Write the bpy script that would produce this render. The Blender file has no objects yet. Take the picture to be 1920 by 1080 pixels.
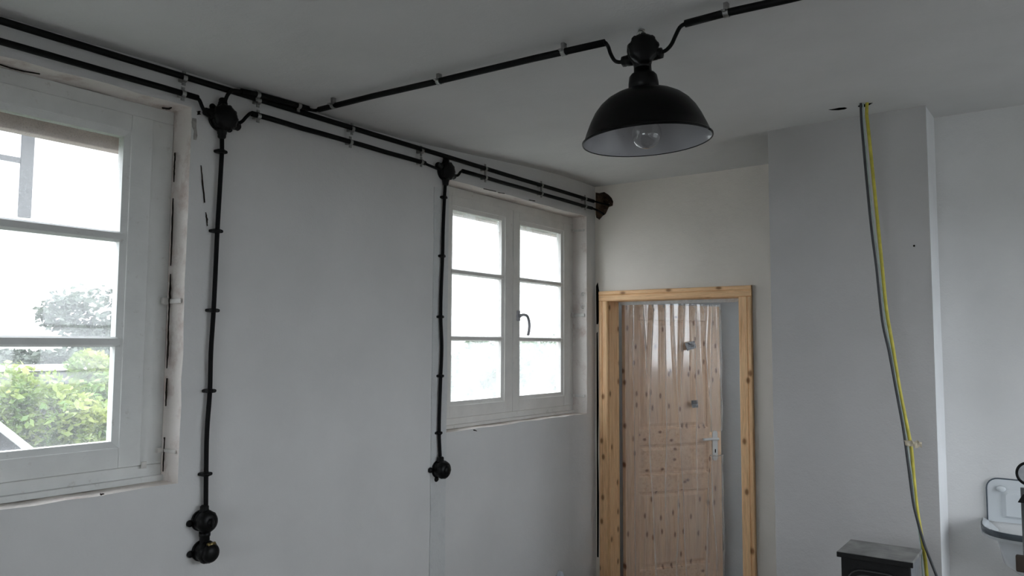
import bpy, bmesh, math, random
from mathutils import Vector, Matrix, noise
from mathutils.geometry import delaunay_2d_cdt
random.seed(7)
PI = math.pi
S = bpy.context.scene
COL = S.collection

# ------------------------------------------------------------------ camera
EYE = Vector((0, 0, 1.70)); FPX = 1450.0
YAW, PITCH, ROLL = 0.62493, 0.07301, 0.00488
cy, sy, cp, sp = math.cos(YAW), math.sin(YAW), math.cos(PITCH), math.sin(PITCH)
FW = Vector((-sy*cp, cy*cp, sp)); r0 = Vector((cy, sy, 0)); u0 = r0.cross(FW)
RT = math.cos(ROLL)*r0 + math.sin(ROLL)*u0
UP = -math.sin(ROLL)*r0 + math.cos(ROLL)*u0
cam = bpy.data.cameras.new('camera'); cam.sensor_width = 36; cam.lens = FPX/1920*36
cam.clip_start = 0.05; cam.clip_end = 200
co = bpy.data.objects.new('camera', cam); COL.objects.link(co); S.camera = co
co.matrix_world = Matrix(((RT.x, UP.x, -FW.x, EYE.x), (RT.y, UP.y, -FW.y, EYE.y), (RT.z, UP.z, -FW.z, EYE.z), (0, 0, 0, 1)))

def px(x, y, ax, v):
    """where the sight line through a photo pixel meets the plane axis=v"""
    d = (x-960)/FPX*RT - (y-540)/FPX*UP + FW
    return EYE + d*((v-EYE[ax])/d[ax])

# ------------------------------------------------------------------ light
S.view_settings.view_transform = 'Standard'; S.view_settings.look = 'None'
S.view_settings.gamma = 1.0; S.view_settings.use_curve_mapping = False
S.view_settings.exposure = -0.27
S.cycles.max_bounces = 10; S.cycles.diffuse_bounces = 7; S.cycles.transparent_max_bounces = 16
S.cycles.sample_clamp_indirect = 6
W = bpy.data.worlds.new('overcast_sky'); S.world = W; W.use_nodes = True
nt = W.node_tree; bg = nt.nodes['Background']; SKY = 9.0
tc = nt.nodes.new('ShaderNodeTexCoord'); sx = nt.nodes.new('ShaderNodeSeparateXYZ'); rp = nt.nodes.new('ShaderNodeValToRGB')
nt.links.new(tc.outputs['Generated'], sx.inputs[0]); nt.links.new(sx.outputs['Z'], rp.inputs[0]); nt.links.new(rp.outputs[0], bg.inputs[0])
rp.color_ramp.elements[0].position = 0.0; rp.color_ramp.elements[0].color = (0.86, 0.93, 1.0, 1)
rp.color_ramp.elements[1].position = 1.0; rp.color_ramp.elements[1].color = (0.95, 1.0, 1.08, 1)
bg.inputs[1].default_value = SKY
def portal(loc, rot, sx_, sy_):
    l = bpy.data.lights.new('window_portal', 'AREA'); l.shape = 'RECTANGLE'; l.size = sx_; l.size_y = sy_
    l.cycles.is_portal = True
    o = bpy.data.objects.new('window_portal', l); COL.objects.link(o); o.location = loc; o.rotation_euler = rot
portal((-2.85, 0.87, 1.88), (0, -PI/2, 0), 1.4, 1.45)
portal((-2.85, 3.755, 1.90), (0, -PI/2, 0), 1.35, 1.45)
portal((1.75, 2.85, 1.66), (0, PI/2, 0), 1.45, 2.15)
portal((-.75, -2.55, 1.66), (PI/2, 0, PI), 1.75, 1.45)

# ------------------------------------------------------------------ materials
def lin(c):
    return tuple((v/255/12.92 if v/255 <= .04045 else ((v/255+.055)/1.055)**2.4) for v in c)
class N:
    def __init__(s, name):
        s.m = bpy.data.materials.new(name); s.m.use_nodes = True; s.t = s.m.node_tree; s.b = s.t.nodes['Principled BSDF']
        s.out = s.t.nodes['Material Output']
    def n(s, typ, **k):
        o = s.t.nodes.new(typ)
        for a, v in k.items(): setattr(o, a, v)
        return o
    def l(s, a, b): s.t.links.new(a, b)
    def coord(s, scale=(1, 1, 1), which='Object'):
        c = s.n('ShaderNodeTexCoord'); m = s.n('ShaderNodeMapping'); m.inputs['Scale'].default_value = scale
        s.l(c.outputs[which], m.inputs[0]); return m.outputs[0]
    def noise(s, vec, scale, detail=4, rough=.55):
        n = s.n('ShaderNodeTexNoise'); n.inputs['Scale'].default_value = scale; n.inputs['Detail'].default_value = detail
        n.inputs['Roughness'].default_value = rough; s.l(vec, n.inputs['Vector']); return n.outputs['Fac']
    def ramp(s, fac, stops):
        r = s.n('ShaderNodeValToRGB'); e = r.color_ramp.elements
        while len(e) < len(stops): e.new(.5)
        for i, (p, c) in enumerate(stops):
            e[i].position = p; e[i].color = (c if isinstance(c, tuple) else (c, c, c)) + (1,)
        s.l(fac, r.inputs[0]); return r.outputs[0]
    def mix(s, f, a, b, mode='MIX'):
        m = s.n('ShaderNodeMix', data_type='RGBA', blend_type=mode)
        if isinstance(f, (int, float)): m.inputs[0].default_value = f
        else: s.l(f, m.inputs[0])
        for i, v in ((6, a), (7, b)):
            if isinstance(v, tuple): m.inputs[i].default_value = v + (1,)
            else: s.l(v, m.inputs[i])
        return m.outputs[2]
    def bump(s, h, strength, dist=.002):
        b = s.n('ShaderNodeBump'); b.inputs['Strength'].default_value = strength; b.inputs['Distance'].default_value = dist
        s.l(h, b.inputs['Height']); s.l(b.outputs[0], s.b.inputs['Normal'])
    def base(s, c):
        if isinstance(c, tuple): s.b.inputs['Base Color'].default_value = c + (1,)
        else: s.l(c, s.b.inputs['Base Color'])
    def set(s, **k):
        for a, v in k.items(): s.b.inputs[a.replace('_', ' ')].default_value = v
        return s

def plaster(name, col, dirt=None, dirt_amt=(.62, .8), bump=.35):
    k = N(name); v = k.coord()
    a = k.noise(v, 3.0, 5); c = k.ramp(a, [(.3, tuple(x*.93 for x in col)), (.7, col)])
    if dirt:
        d = k.ramp(k.noise(v, 7, 6, .7), [(dirt_amt[0], 0.0), (dirt_amt[1], 1.0)]); c = k.mix(d, c, dirt)
    k.base(c); k.set(Roughness=.85); k.b.inputs['Specular IOR Level'].default_value = .25
    h = k.noise(v, 120, 4, .6); h2 = k.noise(v, 14, 3)
    m = k.n('ShaderNodeMath', operation='MULTIPLY_ADD'); k.l(h2, m.inputs[0]); m.inputs[1].default_value = 3.0; k.l(h, m.inputs[2])
    k.bump(m.outputs[0], bump, .003)
    return k.m
M_WALL = plaster('wall_plaster', (.745, .74, .73))
M_BACK = plaster('door_wall_plaster', (.80, .75, .68))
M_CEIL = plaster('ceiling_plaster', (.66, .655, .645))
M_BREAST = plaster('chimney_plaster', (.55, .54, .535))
M_REVEAL = plaster('reveal_plaster', (.76, .71, .67), (.46, .35, .31), (.52, .76), .7)
M_OUTREVEAL = plaster('outer_lintel_render', (.58, .48, .44), (.40, .32, .29), (.5, .75), .7)
M_HALL = plaster('hall_plaster', (.86, .88, .89))
def simple(name, col, rough=.5, metal=0.0, spec=.5, nscale=40, var=.12, bump=.1):
    k = N(name); v = k.coord(); a = k.noise(v, nscale, 4)
    k.base(k.ramp(a, [(.3, tuple(x*(1-var) for x in col)), (.7, tuple(min(1, x*(1+var)) for x in col))]))
    k.set(Roughness=rough, Metallic=metal); k.b.inputs['Specular IOR Level'].default_value = spec
    if bump: k.bump(a, bump, .001)
    return k.m
def paintwood(name, col, grime):
    k = N(name); v = k.coord()
    c = k.ramp(k.noise(v, 9, 5), [(.3, tuple(x*.9 for x in col)), (.7, col)])
    d = k.ramp(k.noise(v, 25, 6, .75), [(.60, 0.0), (.78, 1.0)]); c = k.mix(d, c, grime); k.base(c)
    k.set(Roughness=.5); k.bump(k.noise(k.coord((3, 3, 30)), 6, 3), .2, .002); return k.m
M_WINDOW = paintwood('white_window_paint', (.76, .77, .75), (.50, .48, .44))
M_WINDOW2 = paintwood('cream_window_paint', (.80, .785, .75), (.48, .44, .38))
M_BAKE = simple('black_bakelite', (.004, .004, .004), .4, 0, .2, 60, .3, .05)
M_CONDUIT = simple('black_conduit_paint', (.005, .005, .005), .55, 0, .15, 30, .3, .05)
M_CABLEB = simple('black_cable_rubber', (.005, .005, .005), .6, 0, .15)
M_CHROME = simple('galvanised_steel', (.36, .36, .35), .42, 1.0, .5, 80, .2, .2)
M_ENBLK = simple('black_enamel', (.003, .003, .003), .35, 0, .13, 30, .1, .02)
M_FOAM = simple('crack_dark', (.020, .014, .010), .95, 0, .1)
M_VOID = simple('cavity_black', (.008, .007, .006), .95, 0, .05)
M_YEL = simple('yellow_cable_sheath', (.55, .48, .07), .5, 0, .4, 25, .2)
M_GREY = simple('grey_cable_sheath', (.05, .052, .055), .55, 0, .4)
M_WHT = simple('white_cable_sheath', (.45, .54, .50), .55, 0, .4)
M_TAPEM = simple('masking_tape_paper', (.62, .55, .42), .7, 0, .3, 60, .2, .4)
M_DUCT = simple('silver_duct_tape', (.20, .20, .205), .45, 0.5, .5, 90, .35, .5)
M_PLAST = simple('white_plastic', (.80, .80, .78), .35, 0, .5, 40, .03, 0)
M_IRON = simple('stove_iron', (.006, .006, .0065), .55, 0, .3, 120, .3, .2)
M_STTOP = simple('stove_top_plate', (.26, .26, .25), .45, .3, .5, 14, .3, .2)
M_STSIDE = simple('stove_side_panel', (.20, .21, .23), .4, .2, .5, 30, .15, .1)
M_STLINE = simple('stove_door_trim', (.06, .06, .06), .4, .3)
M_SINK = simple('sink_enamel', (.62, .65, .67), .18, 0, .5, 5, .03, 0)
M_RIM = simple('blue_black_enamel_rim', (.09, .11, .13), .3, 0, .5)
M_FLOOR = simple('floor_screed', (.28, .26, .24), .8, 0, .3, 6, .2, .4)
M_HOLE = plaster('broken_plaster_brick', (.26, .18, .12), (.05, .03, .02), (.40, .60), 1.0)
M_SPIDER = simple('painted_iron_hinge', (.62, .60, .57), .5, 0, .4)
M_BRASS = simple('old_brass', (.35, .27, .12), .35, 1.0, .5)
M_ALU = simple('window_handle_alloy', (.36, .36, .38), .4, .6, .5)
M_WHLINT = simple('white_door_head', (.60, .62, .62), .6, 0, .3)
M_MINT = simple('pale_green_foam_strip', (.55, .62, .52), .8, 0, .2)
M_CONC = simple('pale_coping_stone', (.72, .71, .69), .8, 0, .3, 8, .1, .3)
M_GARDW = simple('grey_garden_wall_render', (.09, .09, .09), .9, 0, .2, 6, .2, .4)
M_ROOF = simple('dark_roof_felt', (.035, .036, .042), .8, 0, .3, 30, .25, .4)
M_YARD = simple('grey_yard_gravel', (.14, .14, .13), .9, 0, .2, 20, .3, .3)
M_HOUSE = plaster('neighbour_white_render', (.86, .83, .82))
M_HWIN = simple('neighbour_grey_window_frame', (.035, .035, .037), .5)
M_GRASS = simple('lawn', (.03, .05, .02), .95, 0, .1, 20, .4, .6)

def enamel_inside():
    k = N('white_enamel_inside'); v = k.coord()
    sp = k.ramp(k.noise(v, 55, 5, .75), [(.66, 0.0), (.72, 1.0)])
    k.base(k.mix(sp, (.38, .38, .40), (.15, .14, .14))); k.set(Roughness=.22)
    k.bump(k.noise(v, 30, 3), .25, .002); return k.m
M_ENWHT = enamel_inside()

def pine(name, axis, tint=1.0, dark=(.33, .155, .065), light=(.63, .385, .20)):
    """grain along the given axis; knots from a cell pattern stretched with the grain"""
    k = N(name); st = [9, 9, 9]; st[axis] = .7
    v = k.coord(tuple(st)); wob = k.noise(k.coord(), 3, 2)
    g = k.noise(v, 5, 6, .6); fine = k.noise(v, 22, 3)
    c = k.ramp(g, [(.30, tuple(x*tint for x in (light[0]*.80, light[1]*.72, light[2]*.62))), (.5, tuple(x*tint for x in light)), (.72, tuple(min(1, x*tint*1.12) for x in light))])
    c = k.mix(.18, c, k.ramp(fine, [(.35, .15), (.65, 1.0)]), 'MULTIPLY')
    ks = [7, 7, 7]; ks[axis] = 3.6
    cc = k.n('ShaderNodeTexCoord'); sp = k.n('ShaderNodeSeparateXYZ'); k.l(cc.outputs['Object'], sp.inputs[0])
    ad = k.n('ShaderNodeMath', operation='ADD'); k.l(sp.outputs['X'], ad.inputs[0]); k.l(sp.outputs['Y'], ad.inputs[1])
    cb = k.n('ShaderNodeCombineXYZ'); k.l(ad.outputs[0], cb.inputs['X']); k.l(sp.outputs['Z'], cb.inputs['Y'])
    mp = k.n('ShaderNodeMapping'); mp.inputs['Scale'].default_value = ((10, 6, 1) if axis == 2 else (6, 12, 1)); k.l(cb.outputs[0], mp.inputs[0])
    kv = mp.outputs[0]; vo = k.n('ShaderNodeTexVoronoi', voronoi_dimensions='2D'); vo.inputs['Scale'].default_value = 1.0; k.l(kv, vo.inputs['Vector'])
    wn = k.n('ShaderNodeSeparateColor'); k.l(vo.outputs['Color'], wn.inputs[0])
    sel = k.ramp(wn.outputs[0], [(.40, 0.0), (.42, 1.0)])
    kn = k.ramp(vo.outputs['Distance'], [(.05, 1.0), (.09, .75), (.13, .2), (.20, 0.0)])
    mm = k.mix(1.0, kn, sel, 'MULTIPLY')
    c = k.mix(mm, c, tuple(x*tint for x in dark))
    k.base(c); k.set(Roughness=.55); k.b.inputs['Specular IOR Level'].default_value = .35
    k.bump(fine, .15, .001); return k.m
M_PINEV = pine('pine_upright_grain', 2, 1.0, light=(.97, .62, .34))
M_PINEH = pine('pine_cross_grain', 0, 1.0, light=(.97, .62, .34))
M_LEAFV = pine('pale_pine_leaf_upright', 2, 1.0, light=(.96, .70, .49), dark=(.26, .11, .055))
M_LEAFH = pine('pale_pine_leaf_cross', 0, 1.0, light=(.96, .70, .49), dark=(.26, .11, .055))

def schlick(k, f0, pw=5.0):
    lw = k.n('ShaderNodeLayerWeight'); lw.inputs[0].default_value = .5
    p = k.n('ShaderNodeMath', operation='POWER'); k.l(lw.outputs['Facing'], p.inputs[0]); p.inputs[1].default_value = pw
    q = k.n('ShaderNodeMath', operation='MULTIPLY_ADD'); k.l(p.outputs[0], q.inputs[0]); q.inputs[1].default_value = 1-f0; q.inputs[2].default_value = f0
    return q.outputs[0]
def glass(name, dirt, spots):
    """thin pane: sees through, reflects a little, and carries a film of dirt and dried drops that scatters daylight"""
    k = N(name); t = k.t; v = k.coord()
    tr = k.n('ShaderNodeBsdfTransparent'); gl = k.n('ShaderNodeBsdfGlossy'); gl.inputs['Roughness'].default_value = .03
    m1 = k.n('ShaderNodeMixShader'); k.l(schlick(k, .03), m1.inputs[0]); k.l(tr.outputs[0], m1.inputs[1]); k.l(gl.outputs[0], m1.inputs[2])
    tl = k.n('ShaderNodeBsdfTranslucent'); tl.inputs[0].default_value = (.85, .87, .86, 1)
    vo = k.n('ShaderNodeTexVoronoi'); vo.inputs['Scale'].default_value = 150; k.l(v, vo.inputs['Vector'])
    d = k.ramp(vo.outputs['Distance'], [(.10, spots), (.32, 0.0)])
    dn = k.ramp(k.noise(v, 5, 5, .6), [(.3, dirt*.6), (.75, dirt*1.4)])
    ad = k.n('ShaderNodeMath', operation='ADD', use_clamp=True); k.l(d, ad.inputs[0]); k.l(dn, ad.inputs[1])
    m2 = k.n('ShaderNodeMixShader'); k.l(ad.outputs[0], m2.inputs[0]); k.l(m1.outputs[0], m2.inputs[1]); k.l(tl.outputs[0], m2.inputs[2])
    k.l(m2.outputs[0], k.out.inputs[0]); return k.m
M_GLASS1 = glass('rain_spotted_window_glass', .05, .16)
M_GLASS2 = glass('dusty_window_glass', .26, .12)
M_GLASS3 = glass('clear_window_glass', .03, .0)

def film_mat():
    k = N('milky_plastic_film'); v = k.coord((1, 1, .25))
    tr = k.n('ShaderNodeBsdfTransparent'); tr.inputs[0].default_value = (.97, .96, .95, 1)
    pb = k.b; pb.inputs['Base Color'].default_value = (1, .98, .95, 1); pb.inputs['Roughness'].default_value = .30
    pb.inputs['Specular IOR Level'].default_value = .8
    f = k.ramp(k.noise(v, 5, 2), [(.3, .10), (.7, .18)])
    lw = k.n('ShaderNodeLayerWeight'); lw.inputs[0].default_value = .30
    ad = k.n('ShaderNodeMath', operation='MULTIPLY_ADD', use_clamp=True); k.l(lw.outputs['Facing'], ad.inputs[0]); ad.inputs[1].default_value = .50; k.l(f, ad.inputs[2])
    m = k.n('ShaderNodeMixShader'); k.l(ad.outputs[0], m.inputs[0]); k.l(tr.outputs[0], m.inputs[1]); k.l(pb.outputs[0], m.inputs[2])
    gl = k.n('ShaderNodeBsdfGlossy'); gl.inputs['Roughness'].default_value = .16; m2 = k.n('ShaderNodeMixShader')
    k.l(schlick(k, .09), m2.inputs[0]); k.l(m.outputs[0], m2.inputs[1]); k.l(gl.outputs[0], m2.inputs[2])
    k.l(m2.outputs[0], k.out.inputs[0]); return k.m
M_FILM = film_mat()
def bulb_mat():
    k = N('clear_bulb_glass'); tr = k.n('ShaderNodeBsdfTransparent'); tr.inputs[0].default_value = (.93, .93, .93, 1)
    gl = k.n('ShaderNodeBsdfGlossy'); gl.inputs['Roughness'].default_value = .04
    k.set(Roughness=.1)
    m = k.n('ShaderNodeMixShader'); k.l(schlick(k, .10, 3.0), m.inputs[0]); k.l(tr.outputs[0], m.inputs[1]); k.l(gl.outputs[0], m.inputs[2])
    k.l(m.outputs[0], k.out.inputs[0]); return k.m
M_BULB = bulb_mat()
def leaf_mat(name, a, b):
    k = N(name); v = k.coord()
    c = k.ramp(k.noise(v, 4, 4), [(.35, a), (.65, b)]); k.base(c); k.set(Roughness=.5)
    tl = k.n('ShaderNodeBsdfTranslucent'); k.l(c, tl.inputs[0])
    m = k.n('ShaderNodeMixShader'); m.inputs[0].default_value = .35; k.l(k.b.outputs[0], m.inputs[1]); k.l(tl.outputs[0], m.inputs[2])
    k.l(m.outputs[0], k.out.inputs[0]); return k.m
M_LF1 = leaf_mat('yellow_green_leaves', (.085, .17, .03), (.26, .31, .07))
M_LF2 = leaf_mat('mid_green_leaves', (.03, .07, .03), (.08, .14, .06))
M_LF3 = leaf_mat('dull_green_leaves', (.035, .05, .035), (.08, .10, .07))
M_BARK = simple('bark', (.10, .07, .05), .9)

# ------------------------------------------------------------------ building helpers
class MB:
    def __init__(s): s.v = []; s.f = []; s.sm = []
    def add(s, vs, fs, smooth=False):
        o = len(s.v); s.v += [Vector(p) for p in vs]; s.f += [[o+i for i in f] for f in fs]; s.sm += [smooth]*len(fs); return s
    def box(s, a, b, bev=0.0):
        x0, x1 = sorted((a[0], b[0])); y0, y1 = sorted((a[1], b[1])); z0, z1 = sorted((a[2], b[2]))
        if bev <= 0:
            return s.add([(x0,y0,z0),(x1,y0,z0),(x1,y1,z0),(x0,y1,z0),(x0,y0,z1),(x1,y0,z1),(x1,y1,z1),(x0,y1,z1)],
                         [(0,3,2,1),(4,5,6,7),(0,1,5,4),(1,2,6,5),(2,3,7,6),(3,0,4,7)])
        bm = bmesh.new(); bmesh.ops.create_cube(bm, size=1)
        for v in bm.verts: v.co = Vector(((x0+x1)/2+v.co.x*(x1-x0), (y0+y1)/2+v.co.y*(y1-y0), (z0+z1)/2+v.co.z*(z1-z0)))
        bmesh.ops.bevel(bm, geom=bm.edges[:], offset=bev, segments=2, profile=.5, affect='EDGES'); return s.addbm(bm)
    def addbm(s, bm, smooth=False, mat=None):
        bm.verts.ensure_lookup_table(); bm.verts.index_update()
        s.add([(mat @ v.co) if mat else v.co.copy() for v in bm.verts], [[v.index for v in f.verts] for f in bm.faces], smooth); bm.free(); return s
    def tube(s, pts, r, seg=12, rads=None):
        pts = [Vector(p) for p in pts]; n = len(pts)
        tg = [(pts[min(i+1, n-1)]-pts[max(i-1, 0)]).normalized() for i in range(n)]
        a = tg[0].orthogonal().normalized(); vs = []; fs = []
        for i in range(n):
            a = (a - tg[i]*a.dot(tg[i])).normalized(); b = tg[i].cross(a); rr = rads[i] if rads else r
            for k in range(seg):
                t = 2*PI*k/seg; vs.append(pts[i] + (a*math.cos(t)+b*math.sin(t))*rr)
        for i in range(n-1):
            for k in range(seg):
                k2 = (k+1) % seg; fs.append((i*seg+k, i*seg+k2, (i+1)*seg+k2, (i+1)*seg+k))
        s.add(vs, fs, True)
        s.add(vs[:seg], [tuple(reversed(range(seg)))]); s.add(vs[-seg:], [tuple(range(seg))]); return s
    def lathe(s, prof, seg=32, mat=None, rfun=None, smooth=True, open0=False):
        """prof = [(r, h)] about local z"""
        vs = []; fs = []; n = len(prof)
        for i, (r, h) in enumerate(prof):
            for k in range(seg):
                t = 2*PI*k/seg; rr = r*(rfun(t, i) if rfun else 1)
                p = Vector((rr*math.cos(t), rr*math.sin(t), h)); vs.append(mat @ p if mat else p)
        for i in range(n-1):
            for k in range(seg):
                k2 = (k+1) % seg; fs.append((i*seg+k, i*seg+k2, (i+1)*seg+k2, (i+1)*seg+k))
        s.add(vs, fs, smooth)
        if prof[-1][0] > 1e-5: s.add(vs[-seg:], [tuple(range(seg))])
        if prof[0][0] > 1e-5 and not open0: s.add(vs[:seg], [tuple(reversed(range(seg)))])
        return s
    def prism(s, poly, ax, lo, hi):
        """poly = 2-D points in the two other axes (kept in x,y,z order), extruded along ax"""
        def P(p, h):
            q = list(p); q.insert(ax, h); return q
        n = len(poly); s.add([P(p, lo) for p in poly]+[P(p, hi) for p in poly],
            [tuple(range(n)), tuple(range(2*n-1, n-1, -1))]+[(i, (i+1) % n, n+(i+1) % n, n+i) for i in range(n)]); return s
    def build(s, name, mat, parent=None, root=None, local=False, loc=None):
        """world-space shapes become one mesh object; under a thing the origin is the thing's base"""
        if parent is not None:
            r = parent
            while r.parent: r = r.parent
            o0 = Vector((0, 0, 0)) if local else r.location
        elif loc is not None: o0 = Vector(loc)
        else:
            xs = [v.x for v in s.v]; ys = [v.y for v in s.v]; zs = [v.z for v in s.v]
            o0 = Vector(((min(xs)+max(xs))/2, (min(ys)+max(ys))/2, min(zs)))
        me = bpy.data.meshes.new(name)
        me.from_pydata([(v-o0)[:] for v in s.v], [], s.f)
        me.polygons.foreach_set('use_smooth', s.sm)
        bm = bmesh.new(); bm.from_mesh(me); bmesh.ops.remove_doubles(bm, verts=bm.verts, dist=1e-5)
        bmesh.ops.recalc_face_normals(bm, faces=bm.faces); bm.to_mesh(me); bm.free()
        me.materials.append(mat)
        o = bpy.data.objects.new(name, me); COL.objects.link(o)
        if parent is not None: o.parent = parent
        else: o.location = o0
        return o

def tag(o, label=None, cat=None, group=None, kind=None):
    if label: o['label'] = label
    if cat: o['category'] = cat
    if group: o['group'] = group
    if kind: o['kind'] = kind
    return o
def empty(name, loc, label=None, cat=None, group=None, kind=None):
    o = bpy.data.objects.new(name, None); COL.objects.link(o); o.location = loc; o.empty_display_size = .05
    return tag(o, label, cat, group, kind)
def smooth_path(pts, n=8):
    pts = [Vector(p) for p in pts]; out = []
    P = [pts[0]*2-pts[1]] + pts + [pts[-1]*2-pts[-2]]
    for i in range(1, len(P)-2):
        for k in range(n):
            t = k/n; a, b, c, d = P[i-1], P[i], P[i+1], P[i+2]
            out.append(.5*((2*b)+(c-a)*t+(2*a-5*b+4*c-d)*t*t+(3*b-a-3*c+d)*t**3))
    out.append(pts[-1]); return out
def frame_m(o, n, u):
    """matrix with local z = n, local x = u"""
    n = Vector(n).normalized(); u = (Vector(u)-n*Vector(u).dot(n)).normalized(); v = n.cross(u)
    return Matrix(((u.x, v.x, n.x, o[0]), (u.y, v.y, n.y, o[1]), (u.z, v.z, n.z, o[2]), (0, 0, 0, 1)))

def sheet(outer, holes, to3, amp=.004, step=.12, seed=0, depth=None, fn=None):
    """uneven plastered surface: outer rectangle (a0,b0,a1,b1) with ragged holes; to3(a,b,h) gives a world point;
       depth = how far each hole's edge is carried back to make its reveal"""
    a0, b0, a1, b1 = outer; pts = []; edges = []
    def loop(poly):
        s = len(pts); pts.extend(Vector(p) for p in poly); n = len(poly)
        edges.extend((s+i, s+(i+1) % n) for i in range(n))
    def sub(p, q):
        n = max(1, int(math.hypot(q[0]-p[0], q[1]-p[1])/step)); return [(p[0]+(q[0]-p[0])*i/n, p[1]+(q[1]-p[1])*i/n) for i in range(n)]
    rect = sub((a0, b0), (a1, b0))+sub((a1, b0), (a1, b1))+sub((a1, b1), (a0, b1))+sub((a0, b1), (a0, b0))
    loop(rect); hs = []
    for h in holes:
        if len(h) == 4:
            q = []
            for i in range(4): q += sub(h[i], h[(i+1) % 4])
            h = q
        hs.append(h); loop(h)
    def inside(p, poly):
        c = False
        for i in range(len(poly)):
            (x1, y1), (x2, y2) = poly[i], poly[i-1]
            if (y1 > p[1]) != (y2 > p[1]) and p[0] < (x2-x1)*(p[1]-y1)/(y2-y1)+x1: c = not c
        return c
    na = int((a1-a0)/step); nb = int((b1-b0)/step)
    for i in range(1, na):
        for j in range(1, nb):
            p = (a0+(a1-a0)*i/na, b0+(b1-b0)*j/nb)
            if not any(inside(p, h) or min(math.hypot(p[0]-q[0], p[1]-q[1]) for q in h) < step*.35 for h in hs): pts.append(Vector(p))
    v, e, f, _, _, _ = delaunay_2d_cdt(pts, edges, [], 0, 1e-6)
    def H(a, b):
        h = (noise.noise(Vector((a*1.3, b*1.3, seed)))+.4*noise.noise(Vector((a*4, b*4, seed+9))))*amp
        return h + (fn(a, b) if fn else 0)
    V = [to3(p.x, p.y, H(p.x, p.y)) for p in v]
    F = []
    for t in f:
        c = ((v[t[0]].x+v[t[1]].x+v[t[2]].x)/3, (v[t[0]].y+v[t[1]].y+v[t[2]].y)/3)
        if not any(inside(c, h) for h in hs): F.append(tuple(t))
    m = MB(); m.add(V, F, True)
    return m, H, hs
def ring_back(m, hole, H, to3, depth):
    n = len(hole); vs = [to3(p[0], p[1], H(p[0], p[1])) for p in hole]+[to3(p[0], p[1], -depth) for p in hole]
    m.add(vs, [(i, (i+1) % n, n+(i+1) % n, n+i) for i in range(n)], False)
def ragged(cx, cz, rx, rz, n=22, amp=.25, seed=0):
    rnd = random.Random(seed); out = []
    for i in range(n):
        t = 2*PI*i/n; k = 1+amp*(rnd.random()*2-1); out.append((cx+rx*k*math.cos(t), cz+rz*k*math.sin(t)))
    return out
def pit(name, hole, H, to3, depth, mat, parent, seed=1):
    rnd = random.Random(seed); n = len(hole); cx = sum(p[0] for p in hole)/n; cz = sum(p[1] for p in hole)/n
    m = MB(); R = [(1.0, 0.0), (.86, .45), (.6, .8), (.3, 1.0)]; vs = []
    for q, (k, d) in enumerate(R):
        for p in hole:
            kk = k*(1+(rnd.random()-.5)*.18*(q > 0))
            h = H(p[0], p[1]) if q == 0 else -depth*d*(1+(rnd.random()-.5)*.3)
            vs.append(to3(cx+(p[0]-cx)*kk, cz+(p[1]-cz)*kk, h))
    vs.append(to3(cx, cz, -depth))
    fs = []
    for q in range(len(R)-1):
        for i in range(n): fs.append((q*n+i, q*n+(i+1) % n, (q+1)*n+(i+1) % n, (q+1)*n+i))
    for i in range(n): fs.append(((len(R)-1)*n+i, (len(R)-1)*n+(i+1) % n, len(R)*n))
    m.add(vs, fs); return m.build(name, mat, parent)

# ------------------------------------------------------------------ room shell
XL, YB, YBR, YR, XR, YF = -2.607, 4.58, 3.80, 4.08, 1.40, -2.30
BX0, BX1 = -1.180, -0.485
W1 = (0.16, 1.20, 1.580, 2.570); W2 = (3.045, 1.250, 4.465, 2.560); W3 = (1.80, 0.95, 3.92, 2.36); W_ADDED = (-1.60, .95, .10, 2.36)
def zc(y):
    t = min(1, max(0, (y-2.3)/2.0)); t = t*t*(3-2*t); return 2.692+.088*t
# left wall
def rect_hole(w, j=.006, seed=0):
    rnd = random.Random(seed); y0, z0, y1, z1 = w; out = []
    def seg(p, q):
        n = int(math.hypot(q[0]-p[0], q[1]-p[1])/.09)
        for i in range(n):
            t = i/n; k = j if i else 0
            out.append((p[0]+(q[0]-p[0])*t+(rnd.random()-.5)*k, p[1]+(q[1]-p[1])*t+(rnd.random()-.5)*k))
    seg((y0, z0), (y1, z0)); seg((y1, z0), (y1, z1)); seg((y1, z1), (y0, z1)); seg((y0, z1), (y0, z0)); return out
toL = lambda a, b, h: Vector((XL+h, a, b))
wl = empty('wall_left', (XL, 1.2, 0), kind='structure')
h1, h2 = rect_hole(W1, seed=3), rect_hole(W2, seed=4)
m, H, hs = sheet((YF-.3, -.02, YB+.3, 2.95), [h1, h2], toL, amp=.004, step=.11, seed=2)
m.build('plaster_face', M_WALL, wl)
m = MB()
for h in hs: ring_back(m, h, H, toL, .125)
m.build('window_reveal', M_REVEAL, wl)
m = MB(); XO = XL-.22
def wall_core(m, w, lo, hi):   # masonry around one opening, along y from lo to hi
    y0, z0, y1, z1 = w[0]-.012, w[1]-.012, w[2]+.012, w[3]+.012
    m.box((XO, lo, -.3), (XL-.012, hi, z0)); m.box((XO, lo, z1), (XL-.012, hi, 2.98))
    m.box((XO, lo, z0), (XL-.012, y0, z1)); m.box((XO, y1, z0), (XL-.012, hi, z1))
wall_core(m, W1, YF-.3, 2.3); wall_core(m, W2, 2.3, YB+.3); m.build('masonry', M_WALL, wl)
m = MB()
for w, zz in ((W1, px(150, 273, 0, XO).z), (W2, px(900, 414, 0, XO).z)):
    m.box((XO-.02, w[0]-.05, zz), (XL-.188, w[2]+.05, w[3]+.03), .004)
m.build('outer_lintel', M_OUTREVEAL, wl)
m = MB()
for w in (W1, W2): m.box((XO-.05, w[0]-.03, w[1]-.04), (XL-.188, w[2]+.03, w[1]+.03), .004)
m.build('outer_sill', M_CONC, wl)
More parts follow.
